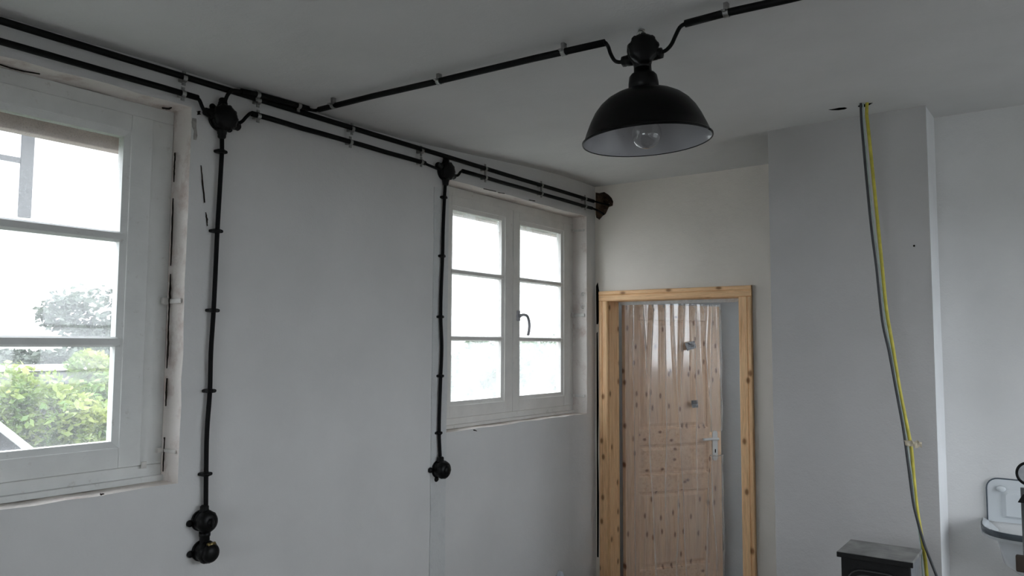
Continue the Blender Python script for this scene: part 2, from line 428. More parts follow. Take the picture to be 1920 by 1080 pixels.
# plastered-over cable chase running down beside the far window
rnd = random.Random(5); pl = []; pr = []
ya, yb_ = px(806, 950, 0, XL).y, px(834, 950, 0, XL).y
for i in range(40):
    z = .3+2.2*i/39; pl.append((ya+.006*noise.noise(Vector((z*3, 1, 0)))-.0, z)); pr.append((yb_+.006*noise.noise(Vector((z*3, 5, 0))), z))
MB().prism(pl+pr[::-1], 0, XL-.004, XL+.0055).build('plaster_patch', plaster('rough_filler', (.70, .71, .705), (.55, .55, .55), (.5, .8), 1.2), wl)

# door wall
toB = lambda a, b, h: Vector((a, YB-h, b))
wb = empty('wall_back', (-1.9, YB, 0), kind='structure')
DX0, DX1, DZ = -2.545, -1.565, 2.025
doorhole = [(DX0, 0.0), (DX1, 0.0), (DX1, DZ), (DX0, DZ)]
hole_pts = [(1111, 366), (1116, 361), (1124, 362), (1133, 360), (1141, 365), (1147, 371), (1150, 378), (1149, 386), (1142, 388), (1139, 394), (1136, 401), (1130, 405), (1124, 412), (1118, 408), (1113, 402), (1110.5, 392), (1110, 378)]
cabhole = [(max(px(x, y, 1, YB).x, XL+.006), px(x, y, 1, YB).z) for x, y in hole_pts]
gap = [(XL+.006, 2.10), (XL+.020, 2.125), (XL+.030, 2.06), (XL+.042, 2.055), (XL+.040, 1.98), (XL+.034, 1.90), (XL+.022, 1.84), (XL+.008, 1.84)]
gap2 = [(XL+.008, 1.78), (XL+.018, 1.79), (XL+.020, 1.60), (XL+.024, 1.30), (XL+.018, 1.0), (XL+.024, .7), (XL+.020, .3), (XL+.008, .3)]
for h in (gap, gap2):
    if h[0][1] < h[1][1]: h.reverse()
m, HB, hs = sheet((XL-.05, -.01, BX0+.02, 2.95), [[(DX0, 0.012), (DX1, .012), (DX1, DZ), (DX0, DZ)], cabhole, gap, gap2], toB, amp=.003, step=.09, seed=6)
m.build('plaster_face', M_BACK, wb)
pit('cable_breakthrough', cabhole, HB, toB, .09, M_HOLE, wb)
pit('corner_gap', gap, HB, toB, .06, M_VOID, wb); pit('corner_gap', gap2, HB, toB, .04, M_VOID, wb)
m = MB(); m.box((XO, YB+.10, DZ), (BX0+.3, YB+.18, 2.95)); m.box((XO, YB+.10, -.3), (DX0-.0, YB+.18, DZ)); m.box((DX1, YB+.10, -.3), (BX0+.3, YB+.18, DZ))
m.box((DX0-.02, YB+.01, 0), (DX0, YB+.12, DZ)); m.box((DX1, YB+.01, 0), (DX1+.02, YB+.12, DZ)); m.box((DX0-.02, YB+.01, DZ), (DX1+.02, YB+.12, DZ+.02))
m.build('masonry', M_HALL, wb)
# chimney breast and the recess to its right
toF = lambda a, b, h: Vector((a, YBR-h, b))
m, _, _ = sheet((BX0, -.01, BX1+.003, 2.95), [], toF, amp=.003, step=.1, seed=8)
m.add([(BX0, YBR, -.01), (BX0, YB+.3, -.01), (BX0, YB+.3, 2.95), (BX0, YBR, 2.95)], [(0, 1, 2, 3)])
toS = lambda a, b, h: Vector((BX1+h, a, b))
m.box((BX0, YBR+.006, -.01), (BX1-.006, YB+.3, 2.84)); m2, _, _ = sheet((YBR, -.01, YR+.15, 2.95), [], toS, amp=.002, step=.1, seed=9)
wc = m.build('wall_chimney', M_BREAST); tag(wc, kind='structure'); m2.build('plaster_lit_side', plaster('chimney_plaster_painted_lit', (.84, .85, .86)), wc)  # side face coloured paler than the front to imitate light falling on it
bh = MB(); q = px(1714, 461, 1, YBR); bh.lathe([(.0045, .0), (.004, .002), (0, .0022)], 8, frame_m((q.x, YBR-.002, q.z), (0, -1, 0), (1, 0, 0)))
bh.build('drill_hole', M_VOID, wc)
toR = lambda a, b, h: Vector((a, YR-h, b))
m, _, _ = sheet((BX1-.02, -.01, XR+.02, 2.95), [], toR, amp=.003, step=.12, seed=10)
m.box((BX1-.02, YR+.02, -.2), (XR+.3, YR+.2, 2.98))
tag(m.build('wall_recess', M_WALL), kind='structure')
# right wall with its window, front wall with an unseen window added for light
m = MB(); a, b, c, d = W3
m.box((XR, YF-.2, -.2), (XR+.3, YR+.2, b)); m.box((XR, YF-.2, d), (XR+.3, YR+.2, 2.98)); m.box((XR, YF-.2, b), (XR+.3, a, d)); m.box((XR, c, b), (XR+.3, YR+.2, d))
tag(m.build('wall_right', M_WALL), kind='structure')
m = MB(); m.box((XL-.4, YF-.2, -.2), (XR+.3, YF, W_ADDED[1])); m.box((XL-.4, YF-.2, W_ADDED[3]), (XR+.3, YF, 2.98)); m.box((XL-.4, YF-.2, W_ADDED[1]), (W_ADDED[0], YF, W_ADDED[3])); m.box((W_ADDED[2], YF-.2, W_ADDED[1]), (XR+.3, YF, W_ADDED[3])); tag(m.build('wall_front', M_WALL), kind='structure')
m = MB(); m.box((XL-.4, YF-.2, -.2), (XR+.3, YR+2.6, 0)); fl = m.build('floor', M_FLOOR); tag(fl, kind='structure')
# ceiling with two ragged holes
toC = lambda a, b, h: Vector((a, b, zc(b)-h))
def ceil_poly(pts): return [tuple(px(x, y, 2, 2.758)[:2]) for x, y in pts]
ch1 = ceil_poly([(1553, 203.5), (1560, 205.5), (1572, 206), (1584, 204.5), (1589, 201.5), (1584, 199.5), (1573, 200), (1564, 202)])
ch2 = ceil_poly([(1608, 199), (1614, 202), (1622, 201), (1630, 197), (1637, 192), (1628, 192.5), (1618, 195), (1611, 196)])
m, HC, hs = sheet((XL-.05, YF-.05, XR+.05, YB+.02), [ch1, ch2], toC, amp=.006, step=.13, seed=12)
m.box((XL-.4, YF-.2, 2.85), (XR+.3, YB+.2, 3.0))
ce = m.build('ceiling', M_CEIL); tag(ce, kind='structure')
pit('ceiling_hole', ch1, HC, toC, .04, M_VOID, ce); pit('ceiling_hole', ch2, HC, toC, .06, M_VOID, ce)
# hall beyond the door
m = MB(); m.box((XO, YB+.18, -.2), (-2.75, 5.75, 2.7)); m.box((XO, 5.65, -.2), (-.2, 5.75, 2.7)); 
m.box((-.3, 5.3, -.2), (-.2, 5.75, 2.7)); m.box((-.3, YB+.18, 2.3), (-.2, 5.3, 2.7)); m.box((-.3, YB+.18, -.2), (-.2, 5.3, 1.5))  # gap in the unseen side wall, added to let light into the hall
m.box((XO, YB+.18, 2.6), (-.2, 5.75, 2.7)); tag(m.build('wall_hall', M_HALL), kind='structure')

# ------------------------------------------------------------------ windows
def window(name, w, X0, sgn, glassm, mat, gl, gr, gz, munt, mid, sash, mh=.014, kind='structure'):
    """X0 = room-side face of the frame, sgn = direction to the outside. gl/gr = glass extents of left/right sash,
       gz = glass heights, munt = muntin heights, mid = meeting line, sash = (y0, z0, y1, z1) of the sashes"""
    y0, z0, y1, z1 = w; root = empty(name, (X0, (y0+y1)/2, z0), kind=kind)
    X = lambda d: X0+sgn*d
    f = MB(); sy0, sz0, sy1, sz1 = sash
    f.box((X(.012), y0, z0), (X(.085), y1, sz0), .003); f.box((X(.012), y0, sz1), (X(.085), y1, z1), .003)
    f.box((X(.012), y0, sz0), (X(.085), sy0, sz1), .003); f.box((X(.012), sy1, sz0), (X(.085), y1, sz1), .003)
    f.box((X(-.004), y0, z0-.0), (X(.03), y1, z0+(sz0-z0)*.35), .003)
    f.build('window_frame', mat, root)
    for si, (a, b, g) in enumerate(((sy0, mid, gl), (mid, sy1, gr))):
        a += .0015; b -= .0015; m = MB(); c = .022; zl, zh = gz
        gy0, gy1 = g
        oz0, oz1 = sz0+.002, sz1-.002
        m.box((X(0), a, oz0), (X(.05), gy0-c, oz1), .0025); m.box((X(0), gy1+c, oz0), (X(.05), b, oz1), .0025)
        m.box((X(0), gy0-c, oz0), (X(.05), gy1+c, zl-c), .0025); m.box((X(0), gy0-c, zh+c), (X(.05), gy1+c, oz1), .0025)
        # chamfered glazing rebate
        o_ = [(gy0-c, zl-c), (gy1+c, zl-c), (gy1+c, zh+c), (gy0-c, zh+c)]; i_ = [(gy0, zl), (gy1, zl), (gy1, zh), (gy0, zh)]
        vs = [(X(.004), p[0], p[1]) for p in o_]+[(X(.012), p[0], p[1]) for p in i_]+[(X(.046), p[0], p[1]) for p in i_]+[(X(.046), p[0], p[1]) for p in o_]
        fs = [(k*4+i, k*4+(i+1) % 4, (k+1)*4+(i+1) % 4, (k+1)*4+i) for k in range(3) for i in range(4)]
        m.add(vs, fs)
        s = m.build('sash', mat, root)
        zs = [zl]+[v for q in munt for v in (q-mh+.001, q+mh-.001)]+[zh]
        for q in munt:
            mm = MB(); mm.prism([(X(.004), q-mh*.62), (X(.004), q+mh*.62), (X(.014), q+mh), (X(.042), q+mh), (X(.042), q-mh), (X(.014), q-mh)], 1, gy0-.012, gy1+.012)
            mm.build('muntin', mat, s)
        for k in range(0, len(zs), 2):
            MB().box((X(.030), gy0-.004, zs[k]-.004), (X(.033), gy1+.004, zs[k+1]+.004)).build('pane', glassm, s)
    return root
wa = window('window_1', W1, XL-.10, -1, M_GLASS1, M_WINDOW, (.32, .77), (.955, 1.392), (1.357, 2.436), (1.703, 2.075), .862, (.225, 1.262, 1.495, 2.52), .018)
wb2 = window('window_2', W2, XL-.095, -1, M_GLASS2, M_WINDOW2, (3.205, 3.655), (3.845, 4.312), (1.392, 2.434), (1.733, 2.097), 3.757, (3.10, 1.303, 4.412, 2.512))
for nm_, w_ in (('window_3', W3), ('added_light_window', W_ADDED)):
    y0_, y3_ = w_[0], w_[2]; md_ = (y0_+y3_)/2
    wn_ = window(nm_, w_, XR+.10, 1, M_GLASS3, M_WINDOW, (y0_+.15, md_-.10), (md_+.10, y3_-.15), (1.09, 2.22), (1.46, 1.84), md_, (y0_+.06, 1.01, y3_-.06, 2.30))
    if nm_ == 'added_light_window': wn_.location = (md_, YF-.10, W_ADDED[1]); wn_.rotation_euler = (0, 0, -PI/2)  # unseen window added behind the camera to light breast front and door wall
# window handle on the far window: espagnolette plate and hooked lever
hp = px(971, 592, 0, XL-.095); X = XL-.095
m = MB(); m.box((X-.002, hp.y-.014, hp.z-.032), (X+.010, hp.y+.014, hp.z+.032), .004); m.box((X+.008, hp.y-.009, hp.z-.012), (X+.022, hp.y+.009, hp.z+.012), .004)
hd = m.build('window_handle', M_ALU, wb2)
pts = [(X+.020, hp.y, hp.z), (X+.040, hp.y+.005, hp.z+.005), (X+.046, hp.y+.035, hp.z-.004), (X+.046, hp.y+.055, hp.z-.045), (X+.044, hp.y+.056, hp.z-.085), (X+.042, hp.y+.047, hp.z-.118)]
MB().tube(smooth_path(pts, 6), .0085, 10).build('lever', M_ALU, hd)
# painted iron straps and pins in the reveals
def strap(win, w, z, X0, h=.018, n=2):
    y = w[2]; m = MB(); m.box((X0-.004, y-.010, z-h/2), (XL-.012, y-.004, z+h/2), .002)
    m.box((X0-.006, y-.03, z-h*.7), (X0+.012, y-.006, z+h*.7), .003)
    m.build('hinge_strap', M_SPIDER, win)
strap(wa, W1, px(320, 565, 1, 1.58).z, XL-.10); strap(wa, W1, 1.31, XL-.10, .012)
strap(wb2, W2, px(1090, 432, 1, 4.465).z, XL-.095, .014); strap(wb2, W2, px(1090, 591, 1, 4.465).z, XL-.095, .022); strap(wb2, W2, px(1090, 742, 1, 4.465).z, XL-.095, .016)
for yy in (551, 575):
    q = px(1093, yy, 1, 4.458); m = MB(); ring = []
    for i in range(17):
        t = 2*PI*i/16*.85; ring.append((q.x+.011*math.cos(t), 4.455, q.z+.011*math.sin(t)))
    m.tube(ring, .003, 6); m.build('hinge_pin', M_SPIDER, wb2)
m = MB(); q = px(265, 868, 0, XL-.10); m.box((XL-.102, q.y, q.z-.02), (XL-.096, q.y+.018, q.z+.003), .001); m.build('drain_cap', M_SPIDER, wa)

# cracks and flaked gaps where frame and plaster part
def crack(name, pts, widths, normal, side, parent, mat=M_FOAM, th=.0015):
    n = Vector(normal); m = MB(); vs = []; rnd = random.Random(len(pts)*7+int(abs(pts[0][2])*1000))
    P = [Vector(p) for p in pts]; Q = []; Wd = []
    for i in range(len(P)-1):
        for k in range(5):
            t = k/5; Q.append(P[i].lerp(P[i+1], t)); Wd.append(widths[i]*(1-t)+widths[i+1]*t)
    Q.append(P[-1]); Wd.append(widths[-1])
    for i, p in enumerate(Q):
        d = (Q[min(i+1, len(Q)-1)]-Q[max(i-1, 0)]).normalized(); s = d.cross(n).normalized(); w = Wd[i]*(.6+.8*rnd.random())/2+.0003
        j = s*(rnd.random()-.5)*Wd[i]*.5
        vs += [p+j+s*w+n*th, p+j-s*w+n*th, p+j-s*w-n*.002, p+j+s*w-n*.002]
    fs = []
    for i in range(len(Q)-1):
        for k in range(4): fs.append((i*4+k, i*4+(k+1) % 4, i*4+4+(k+1) % 4, i*4+4+k))
    fs += [(0, 1, 2, 3), (len(Q)*4-1, len(Q)*4-2, len(Q)*4-3, len(Q)*4-4)]
    m.add(vs, fs); return m.build(name, mat, parent)
J1 = W1[2]-.006
def cj(l):
    out = []
    for x, y in l:
        p = px(x, y, 1, J1); out.append(Vector((max(p.x, XL-.084+.004*noise.noise(p*20)), J1-.003, p.z)))
    return out
crack('jamb_crack', cj([(310, 375), (310, 420), (308, 470), (306, 500)]), [.002, .006, .004, .001], (0, -1, 0), 0, wl)
crack('jamb_crack', cj([(307, 515), (304, 560), (300, 580), (301, 620), (297, 650), (300, 690)]), [.001, .010, .003, .003, .008, .002], (0, -1, 0), 0, wl)
crack('jamb_crack', cj([(294, 708), (297, 735), (297, 760)]), [.004, .008, .002], (0, -1, 0), 0, wl)
crack('jamb_crack', cj([(297, 818), (297, 826), (297, 860), (297, 882)]), [.006, .001, .003, .001], (0, -1, 0), 0, wl)
crack('jamb_crack', cj([(316, 290), (314, 300), (313, 320), (311, 345)]), [.006, .003, .006, .001], (0, -1, 0), 0, wl)
def cw(l, h=.003): return [px(x, y, 0, XL+h) for x, y in l]
crack('wall_crack', cw([(377, 310), (380, 340), (384, 380)]), [.001, .004, .002], (1, 0, 0), 0, wl)
crack('wall_crack', cw([(386, 398), (388, 412), (389, 424)]), [.001, .004, .001], (1, 0, 0), 0, wl)
crack('wall_crack', cw([(372, 208), (374, 215)]), [.010, .012], (1, 0, 0), 0, wl)
crack('wall_crack', cw([(365, 222), (366, 262)]), [.014, .012], (1, 0, 0), 0, wl, simple('dull_old_filler', (.36, .34, .32), .9, 0, .1, 50, .3, .3))
crack('head_crack', [px(x, y, 2, W1[3]-.004) for x, y in ((0, 121), (20, 128), (45, 134), (75, 139))], [.002, .006, .004, .001], (0, 0, -1), 0, wl)
crack('head_crack', [px(x, y, 2, W1[3]-.004) for x, y in ((304, 203), (316, 204), (322, 202))], [.010, .008, .002], (0, 0, -1), 0, wl)
for l in (((907, 354), (918, 356.5), (930, 359)), ((934, 361), (946, 363)), ((992, 375), (1003, 377))):
    crack('head_crack', [px(x, y, 2, W2[3]-.004) for x, y in l], [.003, .004, .002][:len(l)], (0, 0, -1), 0, wl)
M_SMEAR = simple('grey_filler_smear', (.40, .40, .395), .9, 0, .1, 60, .3, .3)
crack('filler_smear', cw([(819, 425), (818, 450), (817, 478)]), [.006, .012, .003], (1, 0, 0), 0, wl, M_SMEAR)
crack('filler_smear', cw([(817, 545), (816, 556), (816, 568)]), [.004, .014, .004], (1, 0, 0), 0, wl, M_SMEAR)
crack('filler_smear', cw([(821, 570), (820, 600), (820, 690), (821, 800)]), [.003, .005, .003, .004], (1, 0, 0), 0, wl, M_SMEAR)
crack('filler_smear', cw([(834, 545), (834, 556), (833, 566)]), [.003, .010, .003], (1, 0, 0), 0, wl, M_SMEAR)
crack('sill_crumb', cw([(188, 927), (195, 926)], .004), [.004, .003], (1, 0, 0), 0, wl)
crack('sill_crumb', cw([(888, 806), (894, 808)], .004), [.005, .003], (1, 0, 0), 0, wl)

# ------------------------------------------------------------------ door
door = empty('door_1', ((DX0+DX1)/2, YB, 0), kind='structure')
def arch_profile(m, x0, x1, z0, z1, inner, vert=True):
    """moulded architrave strip in front of the wall: flat, a groove and a rounded outer bead"""
    y = YB-.004
    if vert:
        w = x1-x0; s = 1 if inner == 'r' else -1; o = x0 if s > 0 else x1
        prof = [(0, 0), (0, -.016), (.006, -.020), (.022, -.020), (.026, -.015), (.030, -.019), (abs(w)-.006, -.017), (abs(w), -.011), (abs(w), 0)]
        m.prism([(o+s*a, y+b) for a, b in prof], 2, z0, z1)
    else:
        h = z1-z0; prof = [(0, 0), (0, -.016), (.006, -.020), (.022, -.020), (.026, -.015), (.030, -.019), (h-.006, -.017), (h, -.011), (h, 0)]
        m.prism([(y+b, z1-a) for a, b in prof], 0, x0, x1)
AX0, AX1, IX0, IX1 = -2.568, -1.532, -2.504, -1.612; AZ, IZ = 2.060, 1.992
m = MB(); arch_profile(m, AX0, IX0, 0, IZ, 'r'); m.build('architrave', M_PINEV, door)
m = MB(); arch_profile(m, IX1, AX1, 0, IZ, 'l'); m.build('architrave', M_PINEV, door)
m = MB(); arch_profile(m, AX0, AX1, IZ, AZ, 't', False); m.build('architrave', M_PINEH, door)
LB = YB+.135
MB().box((IX0-.03, YB-.002, 0), (IX0+.004, LB, IZ+.01), .001).build('door_lining', M_PINEV, door)
MB().box((IX1-.004, YB-.002, 0), (IX1+.03, LB, IZ+.01), .001).build('door_lining', M_PINEV, door)
MB().box((IX0-.03, YB-.002, IZ), (IX1+.03, LB, IZ+.028), .001).build('door_lining', M_PINEH, door)
MB().box((IX0+.03, LB-.03, IZ-.022), (IX1, LB-.012, IZ+.002), .001).build('head_strip', M_WHLINT, door)
MB().box((IX1-.012, LB-.06, .15), (IX1-.004, LB-.045, 1.15), .001).build('jamb_strip', M_MINT, door)
# leaf: hinge line to free edge, swung into the hall
Hn = Vector((-2.497, 4.775, 0)); En = Vector((-2.075, 5.43, 0)); LW = (En-Hn).length; du = (En-Hn)/LW; dv = Vector((du.y, -du.x, 0))
def Lp(u, v, z): return Hn+du*u+dv*v+Vector((0, 0, z))
def lbox(m, u0, u1, v0, v1, z0, z1):
    m.add([Lp(u, v, z) for z in (z0, z1) for u, v in ((u0, v0), (u1, v0), (u1, v1), (u0, v1))], [(0, 3, 2, 1), (4, 5, 6, 7), (0, 1, 5, 4), (1, 2, 6, 5), (2, 3, 7, 6), (3, 0, 4, 7)])
leafp = empty('x', (0, 0, 0)); bpy.data.objects.remove(leafp)
m = MB(); ST = .105; ZT = 1.982
lbox(m, 0, ST, -.02, .02, .01, ZT); lbox(m, LW-ST, LW, -.02, .02, .01, ZT)
leaf = m.build('door_leaf', M_LEAFV, door)
for a, b in ((ZT-.10, ZT), (1.02, 1.115), (.70, .80), (.01, .17)):
    m = MB(); lbox(m, ST, LW-ST, -.0195, .0195, a, b); m.build('rail', M_LEAFH, leaf)
def panel(z0, z1, mat):
    m = MB(); u0, u1 = ST, LW-ST; e = .012; f = .045
    # ovolo moulding then raised field
    def ring(d0, v0, d1, v1):
        o = [Lp(u0+d0, v0, z0+d0), Lp(u1-d0, v0, z0+d0), Lp(u1-d0, v0, z1-d0), Lp(u0+d0, v0, z1-d0)]
        i = [Lp(u0+d1, v1, z0+d1), Lp(u1-d1, v1, z0+d1), Lp(u1-d1, v1, z1-d1), Lp(u0+d1, v1, z1-d1)]
        m.add(o+i, [(k, (k+1) % 4, 4+(k+1) % 4, 4+k) for k in range(4)])
    ring(0, .018, e*.5, .016); ring(e*.5, .016, e, .004); ring(e, .004, e+.012, .002); ring(e+.012, .002, f, .011); 
    m.add([Lp(u0+f, .011, z0+f), Lp(u1-f, .011, z0+f), Lp(u1-f, .011, z1-f), Lp(u0+f, .011, z1-f)], [(0, 1, 2, 3)])
    m.add([Lp(u0, -.01, z0), Lp(u1, -.01, z0), Lp(u1, -.01, z1), Lp(u0, -.01, z1)], [(0, 1, 2, 3)])
    m.build('panel', mat, leaf)
panel(1.115, ZT-.10, M_LEAFV); panel(.80, 1.02, M_LEAFH); panel(.17, .70, M_LEAFV)
# handle with long backplate
ph = Lp(LW-.045, .02, 0)
m = MB(); hz = 1.040; n = 14; pl_ = []
for i in range(n+1): t = PI*i/n; pl_.append((.021*math.cos(t), hz+.035+.021*math.sin(t)))
for i in range(n+1): t = PI+PI*i/n; pl_.append((.021*math.cos(t), hz-.135+.021*math.sin(t)))
uc = LW-.055
vs = [Lp(uc+a, .02, z) for a, z in pl_]+[Lp(uc+a, .027, z) for a, z in pl_]; k = len(pl_)
m.add(vs, [tuple(range(k)), tuple(range(2*k-1, k-1, -1))]+[(i, (i+1) % k, k+(i+1) % k, k+i) for i in range(k)])
plate = m.build('handle_plate', M_PLAST, leaf)
m = MB(); m.tube(smooth_path([Lp(uc, .026, hz), Lp(uc, .06, hz), Lp(uc-.015, .068, hz+.001), Lp(uc-.06, .068, hz+.003), Lp(uc-.125, .062, hz)], 5), .0095, 12)
m.build('door_lever', M_PLAST, leaf)
m = MB(); lbox(m, uc-.004, uc+.004, .0272, .0282, hz-.10, hz-.075); m.build('keyhole', M_VOID, leaf)
# plastic film
m = MB(); NU, NZ = 150, 90; rnd = random.Random(11)
folds = [(.05, .010), (.13, .016), (.21, .012), (.30, .020), (.38, .011), (.47, .018), (.56, .022), (.64, .014), (.72, .020), (.79, .012)]
folds = [(f*LW/.80, w) for f, w in folds]
idx = {}; vs = []; fs = []
zt, zb = ZT+.012, .06
for j in range(NZ+1):
    t = j/NZ; z = zt+(zb-zt)*t
    for i in range(NU+1):
        u = -.005+(LW+.014)*i/NU; v = .030+.004*noise.noise(Vector((u*9, z*3, 1)))
        for q, (f, w) in enumerate(folds):
            fu = f+(t*.10*(math.sin(q*2.1)))+.012*noise.noise(Vector((q*5, z*2.2, 3)))
            s = w*.62*(1+.6*t)
            hgt = (.034*(1-t)**1.2+.012)*(.6+.4*math.sin(q*1.7+z*2))
            v += hgt*math.exp(-((u-fu)/s)**2)
        if u < .012 or t < .012: v = min(v, .036)
        edge = .010*noise.noise(Vector((z*6, 2, 7)))*(i/NU)**6
        vs.append(Lp(u+edge, v, z))
for j in range(NZ):
    z = zt+(zb-zt)*(j+.5)/NZ
    for i in range(NU):
        u = -.005+(LW+.014)*(i+.5)/NU
        if .925 < z < 1.10 and u > LW-.105-.03*noise.noise(Vector((z*20, 0, 0))): continue
        a = j*(NU+1)+i; fs.append((a, a+1, a+NU+2, a+NU+1))
m.add(vs, fs, True)
# rolled upper edge of the lower cut and the wrap round the free edge
m.tube([Lp(LW-.11, .040, .925), Lp(LW-.05, .046, .921), Lp(LW+.008, .040, .924)], .0035, 8)
m.add([Lp(LW+.009, .030, .925), Lp(LW+.009, .030, .06), Lp(LW+.009, -.028, .06), Lp(LW+.009, -.028, .925)], [(0, 1, 2, 3)])
m.add([Lp(LW+.009, .030, ZT), Lp(LW+.009, .030, 1.10), Lp(LW+.009, -.028, 1.10), Lp(LW+.009, -.028, ZT)], [(0, 1, 2, 3)])
m.add([Lp(-.005, .036, zt), Lp(LW+.009, .036, zt), Lp(LW+.009, -.028, zt), Lp(-.005, -.028, zt)], [(0, 1, 2, 3)])
tag(m.build('plastic_sheet', M_FILM), 'crinkled clear plastic dust sheet hanging over the pine door leaf', 'plastic sheet')
def onleaf(x, y, v=.055):
    d = (x-960)/FPX*RT-(y-540)/FPX*UP+FW; o = Hn+dv*v; t = (o-EYE).dot(dv)/d.dot(dv); p = EYE+d*t; return p
def tape(pxs, label):
    P = [onleaf(x, y, .058) for x, y in pxs]; m = MB(); c = sum(P, Vector())/4; n = 5; vs = []
    for j in range(n):
        for i in range(n):
            a, b = i/(n-1), j/(n-1); p = P[0].lerp(P[1], a).lerp(P[3].lerp(P[2], a), b)
            vs.append(p+dv*(.006*noise.noise(p*40)))
    fs = [(j*n+i, j*n+i+1, (j+1)*n+i+1, (j+1)*n+i) for j in range(n-1) for i in range(n-1)]
    m.add(vs, fs); m.add([v-dv*.0015 for v in vs], [tuple(reversed(f)) for f in fs]); tag(m.build('duct_tape', M_DUCT), label, 'tape')
tape([(1284, 643), (1302, 639), (1306, 652), (1288, 658)], 'upper grey duct tape patch on the plastic sheet over the door')
tape([(1296, 751), (1308, 750), (1309, 764), (1298, 765)], 'lower grey duct tape patch on the plastic sheet over the door')

# ------------------------------------------------------------------ conduits and cables
XC = XL+.030
def saddle(parent, p, d, up, r, mat=M_CHROME, drop=.03):
    """pipe clip: strap bent round the tube, two flanges and a stand-off block at the wall; up = away from the wall"""
    d = Vector(d).normalized(); up = Vector(up).normalized(); s = d.cross(up); m = MB(); w = .0075
    pr = []; R = r+.0025
    for i in range(13):
        t = PI*i/12; pr.append((R*math.cos(t), R*math.sin(t)))
    outer = [(R+.012, -r*.2)]+[(R+.012, -r*.2+.0025), (R, -r*.2+.0025)]+pr+[(-R, -r*.2+.0025), (-R-.012, -r*.2+.0025), (-R-.012, -r*.2)]
    inner = [(-r*1.0, -r*.2)]+[(r*1.0*math.cos(PI-PI*i/12), r*1.0*math.sin(PI-PI*i/12)) for i in range(13)]+[(r*1.0, -r*.2)]
    poly = outer+inner; k = len(poly)
    vs = [Vector(p)+s*a+up*b+d*w*e for e in (-1, 1) for a, b in poly]
    m.add(vs, [(i, (i+1) % k, k+(i+1) % k, k+i) for i in range(k)])
    # end caps as strips between outer and inner outlines
    no, ni = len(outer), len(inner)
    for e in (0, 1):
        for i in range(12): m.add([vs[e*k+3+i], vs[e*k+4+i], vs[e*k+no+ni-3-i], vs[e*k+no+ni-2-i]], [(0, 1, 2, 3)])
    b0 = Vector(p)-up*(r*.2)
    for sg in (-1, 1):   # screws
        c = b0+s*sg*(R+.007)
        m.tube([c, c+up*.006], .004, 8)
    q = [b0+s*a*.009+d*b*.006-up*c for c in (0, drop-r*.2) for a, b in ((-1, -1), (1, -1), (1, 1), (-1, 1))]
    m.add(q, [(0, 3, 2, 1), (4, 5, 6, 7), (0, 1, 5, 4), (1, 2, 6, 5), (2, 3, 7, 6), (3, 0, 4, 7)])
    return m.build('pipe_clip', mat, parent)
def wavy(a, b, n, amp, seed):
    a, b = Vector(a), Vector(b); out = []
    for i in range(n+1):
        t = i/n; out.append(a.lerp(b, t)+Vector((noise.noise(Vector((t*6, seed, 0)))*amp*.4, 0, noise.noise(Vector((t*6, seed, 5)))*amp)) if abs(a.y-b.y) > .3 else a.lerp(b, t))
    return out
RC = .0115
def wp(x, y, X=XC): return px(x, y, 0, X)
# upper wall conduit, full length
u0_, u1_ = Vector((XC, -.2, 2.664)), wp(1113, 377.5)
up_c = empty('conduit', (XC, 2.3, 2.66), 'upper black conduit along the window wall under the ceiling, ending in the broken hole', 'conduit')
MB().tube(wavy(u0_, u1_, 24, .003, 1), RC, 14).build('tube', M_CONDUIT, up_c)
for x, y in ((345, 147), (660, 242), (790, 283), (910, 316.5), (1015, 347.5), (1097, 373)): saddle(up_c, wp(x, y), (0, 1, 0), (1, 0, 0), RC)
saddle(up_c, wp(484, 189), (0, 1, 0), (1, 0, 0), RC)
# cable end leaving it into the hole
q1 = wp(1126, 381); MB().tube(smooth_path([wp(1110, 376.5), wp(1120, 379), Vector((XC+.02, YB-.01, wp(1120, 381).z)), Vector((XC+.05, YB+.05, wp(1120, 383).z))], 5), .006, 8).build('cable_end', M_CABLEB, up_c)
def lower(a, b, label, clips, bends, seed):
    e = empty('conduit', (XC, (a.y+b.y)/2, a.z), label, 'conduit')
    MB().tube(wavy(a, b, 12, .002, seed), RC*.95, 14).build('tube', M_CONDUIT, e)
    for x, y in clips: saddle(e, wp(x, y), (0, 1, 0), (1, 0, 0), RC*.95)
    for pts in bends: MB().tube(smooth_path(pts, 6), .0068, 10).build('cable_bend', M_CABLEB, e)
    return e
JB1 = wp(417, 222, XL+.02); JB2 = wp(836, 321, XL+.02)
a0_ = Vector((XC, -.2, 2.603))
lower(a0_, wp(371, 183.5), 'lower black conduit running above the near window to the large junction box', [(343, 176)],
      [[wp(368, 182.5), wp(374, 188), wp(380, 202), wp(388, 214), wp(398, 218, XL+.02)]], 3)
lower(wp(472, 213), wp(797, 306), 'lower black conduit between the two junction boxes', [(484, 218), (657, 266.5), (790, 303.5)],
      [[wp(438, 232, XL+.02), wp(452, 229), wp(462, 219), wp(470, 212.5), wp(478, 214.5)], [wp(794, 305), wp(800, 308), wp(812, 313), wp(824, 318, XL+.02)]], 4)
lower(wp(867, 320.5), wp(1110, 390.5), 'lower black conduit above the far window, from small junction box to the hole', [(910, 333), (1015, 362.5), (1097, 386.5)],
      [[wp(848, 328, XL+.02), wp(858, 329), wp(864, 322), wp(871, 321.5)], [wp(1108, 389.8), wp(1117, 393), Vector((XC+.03, YB-.01, wp(1117, 399).z)), Vector((XC+.05, YB+.045, wp(1117, 408).z))]], 5)
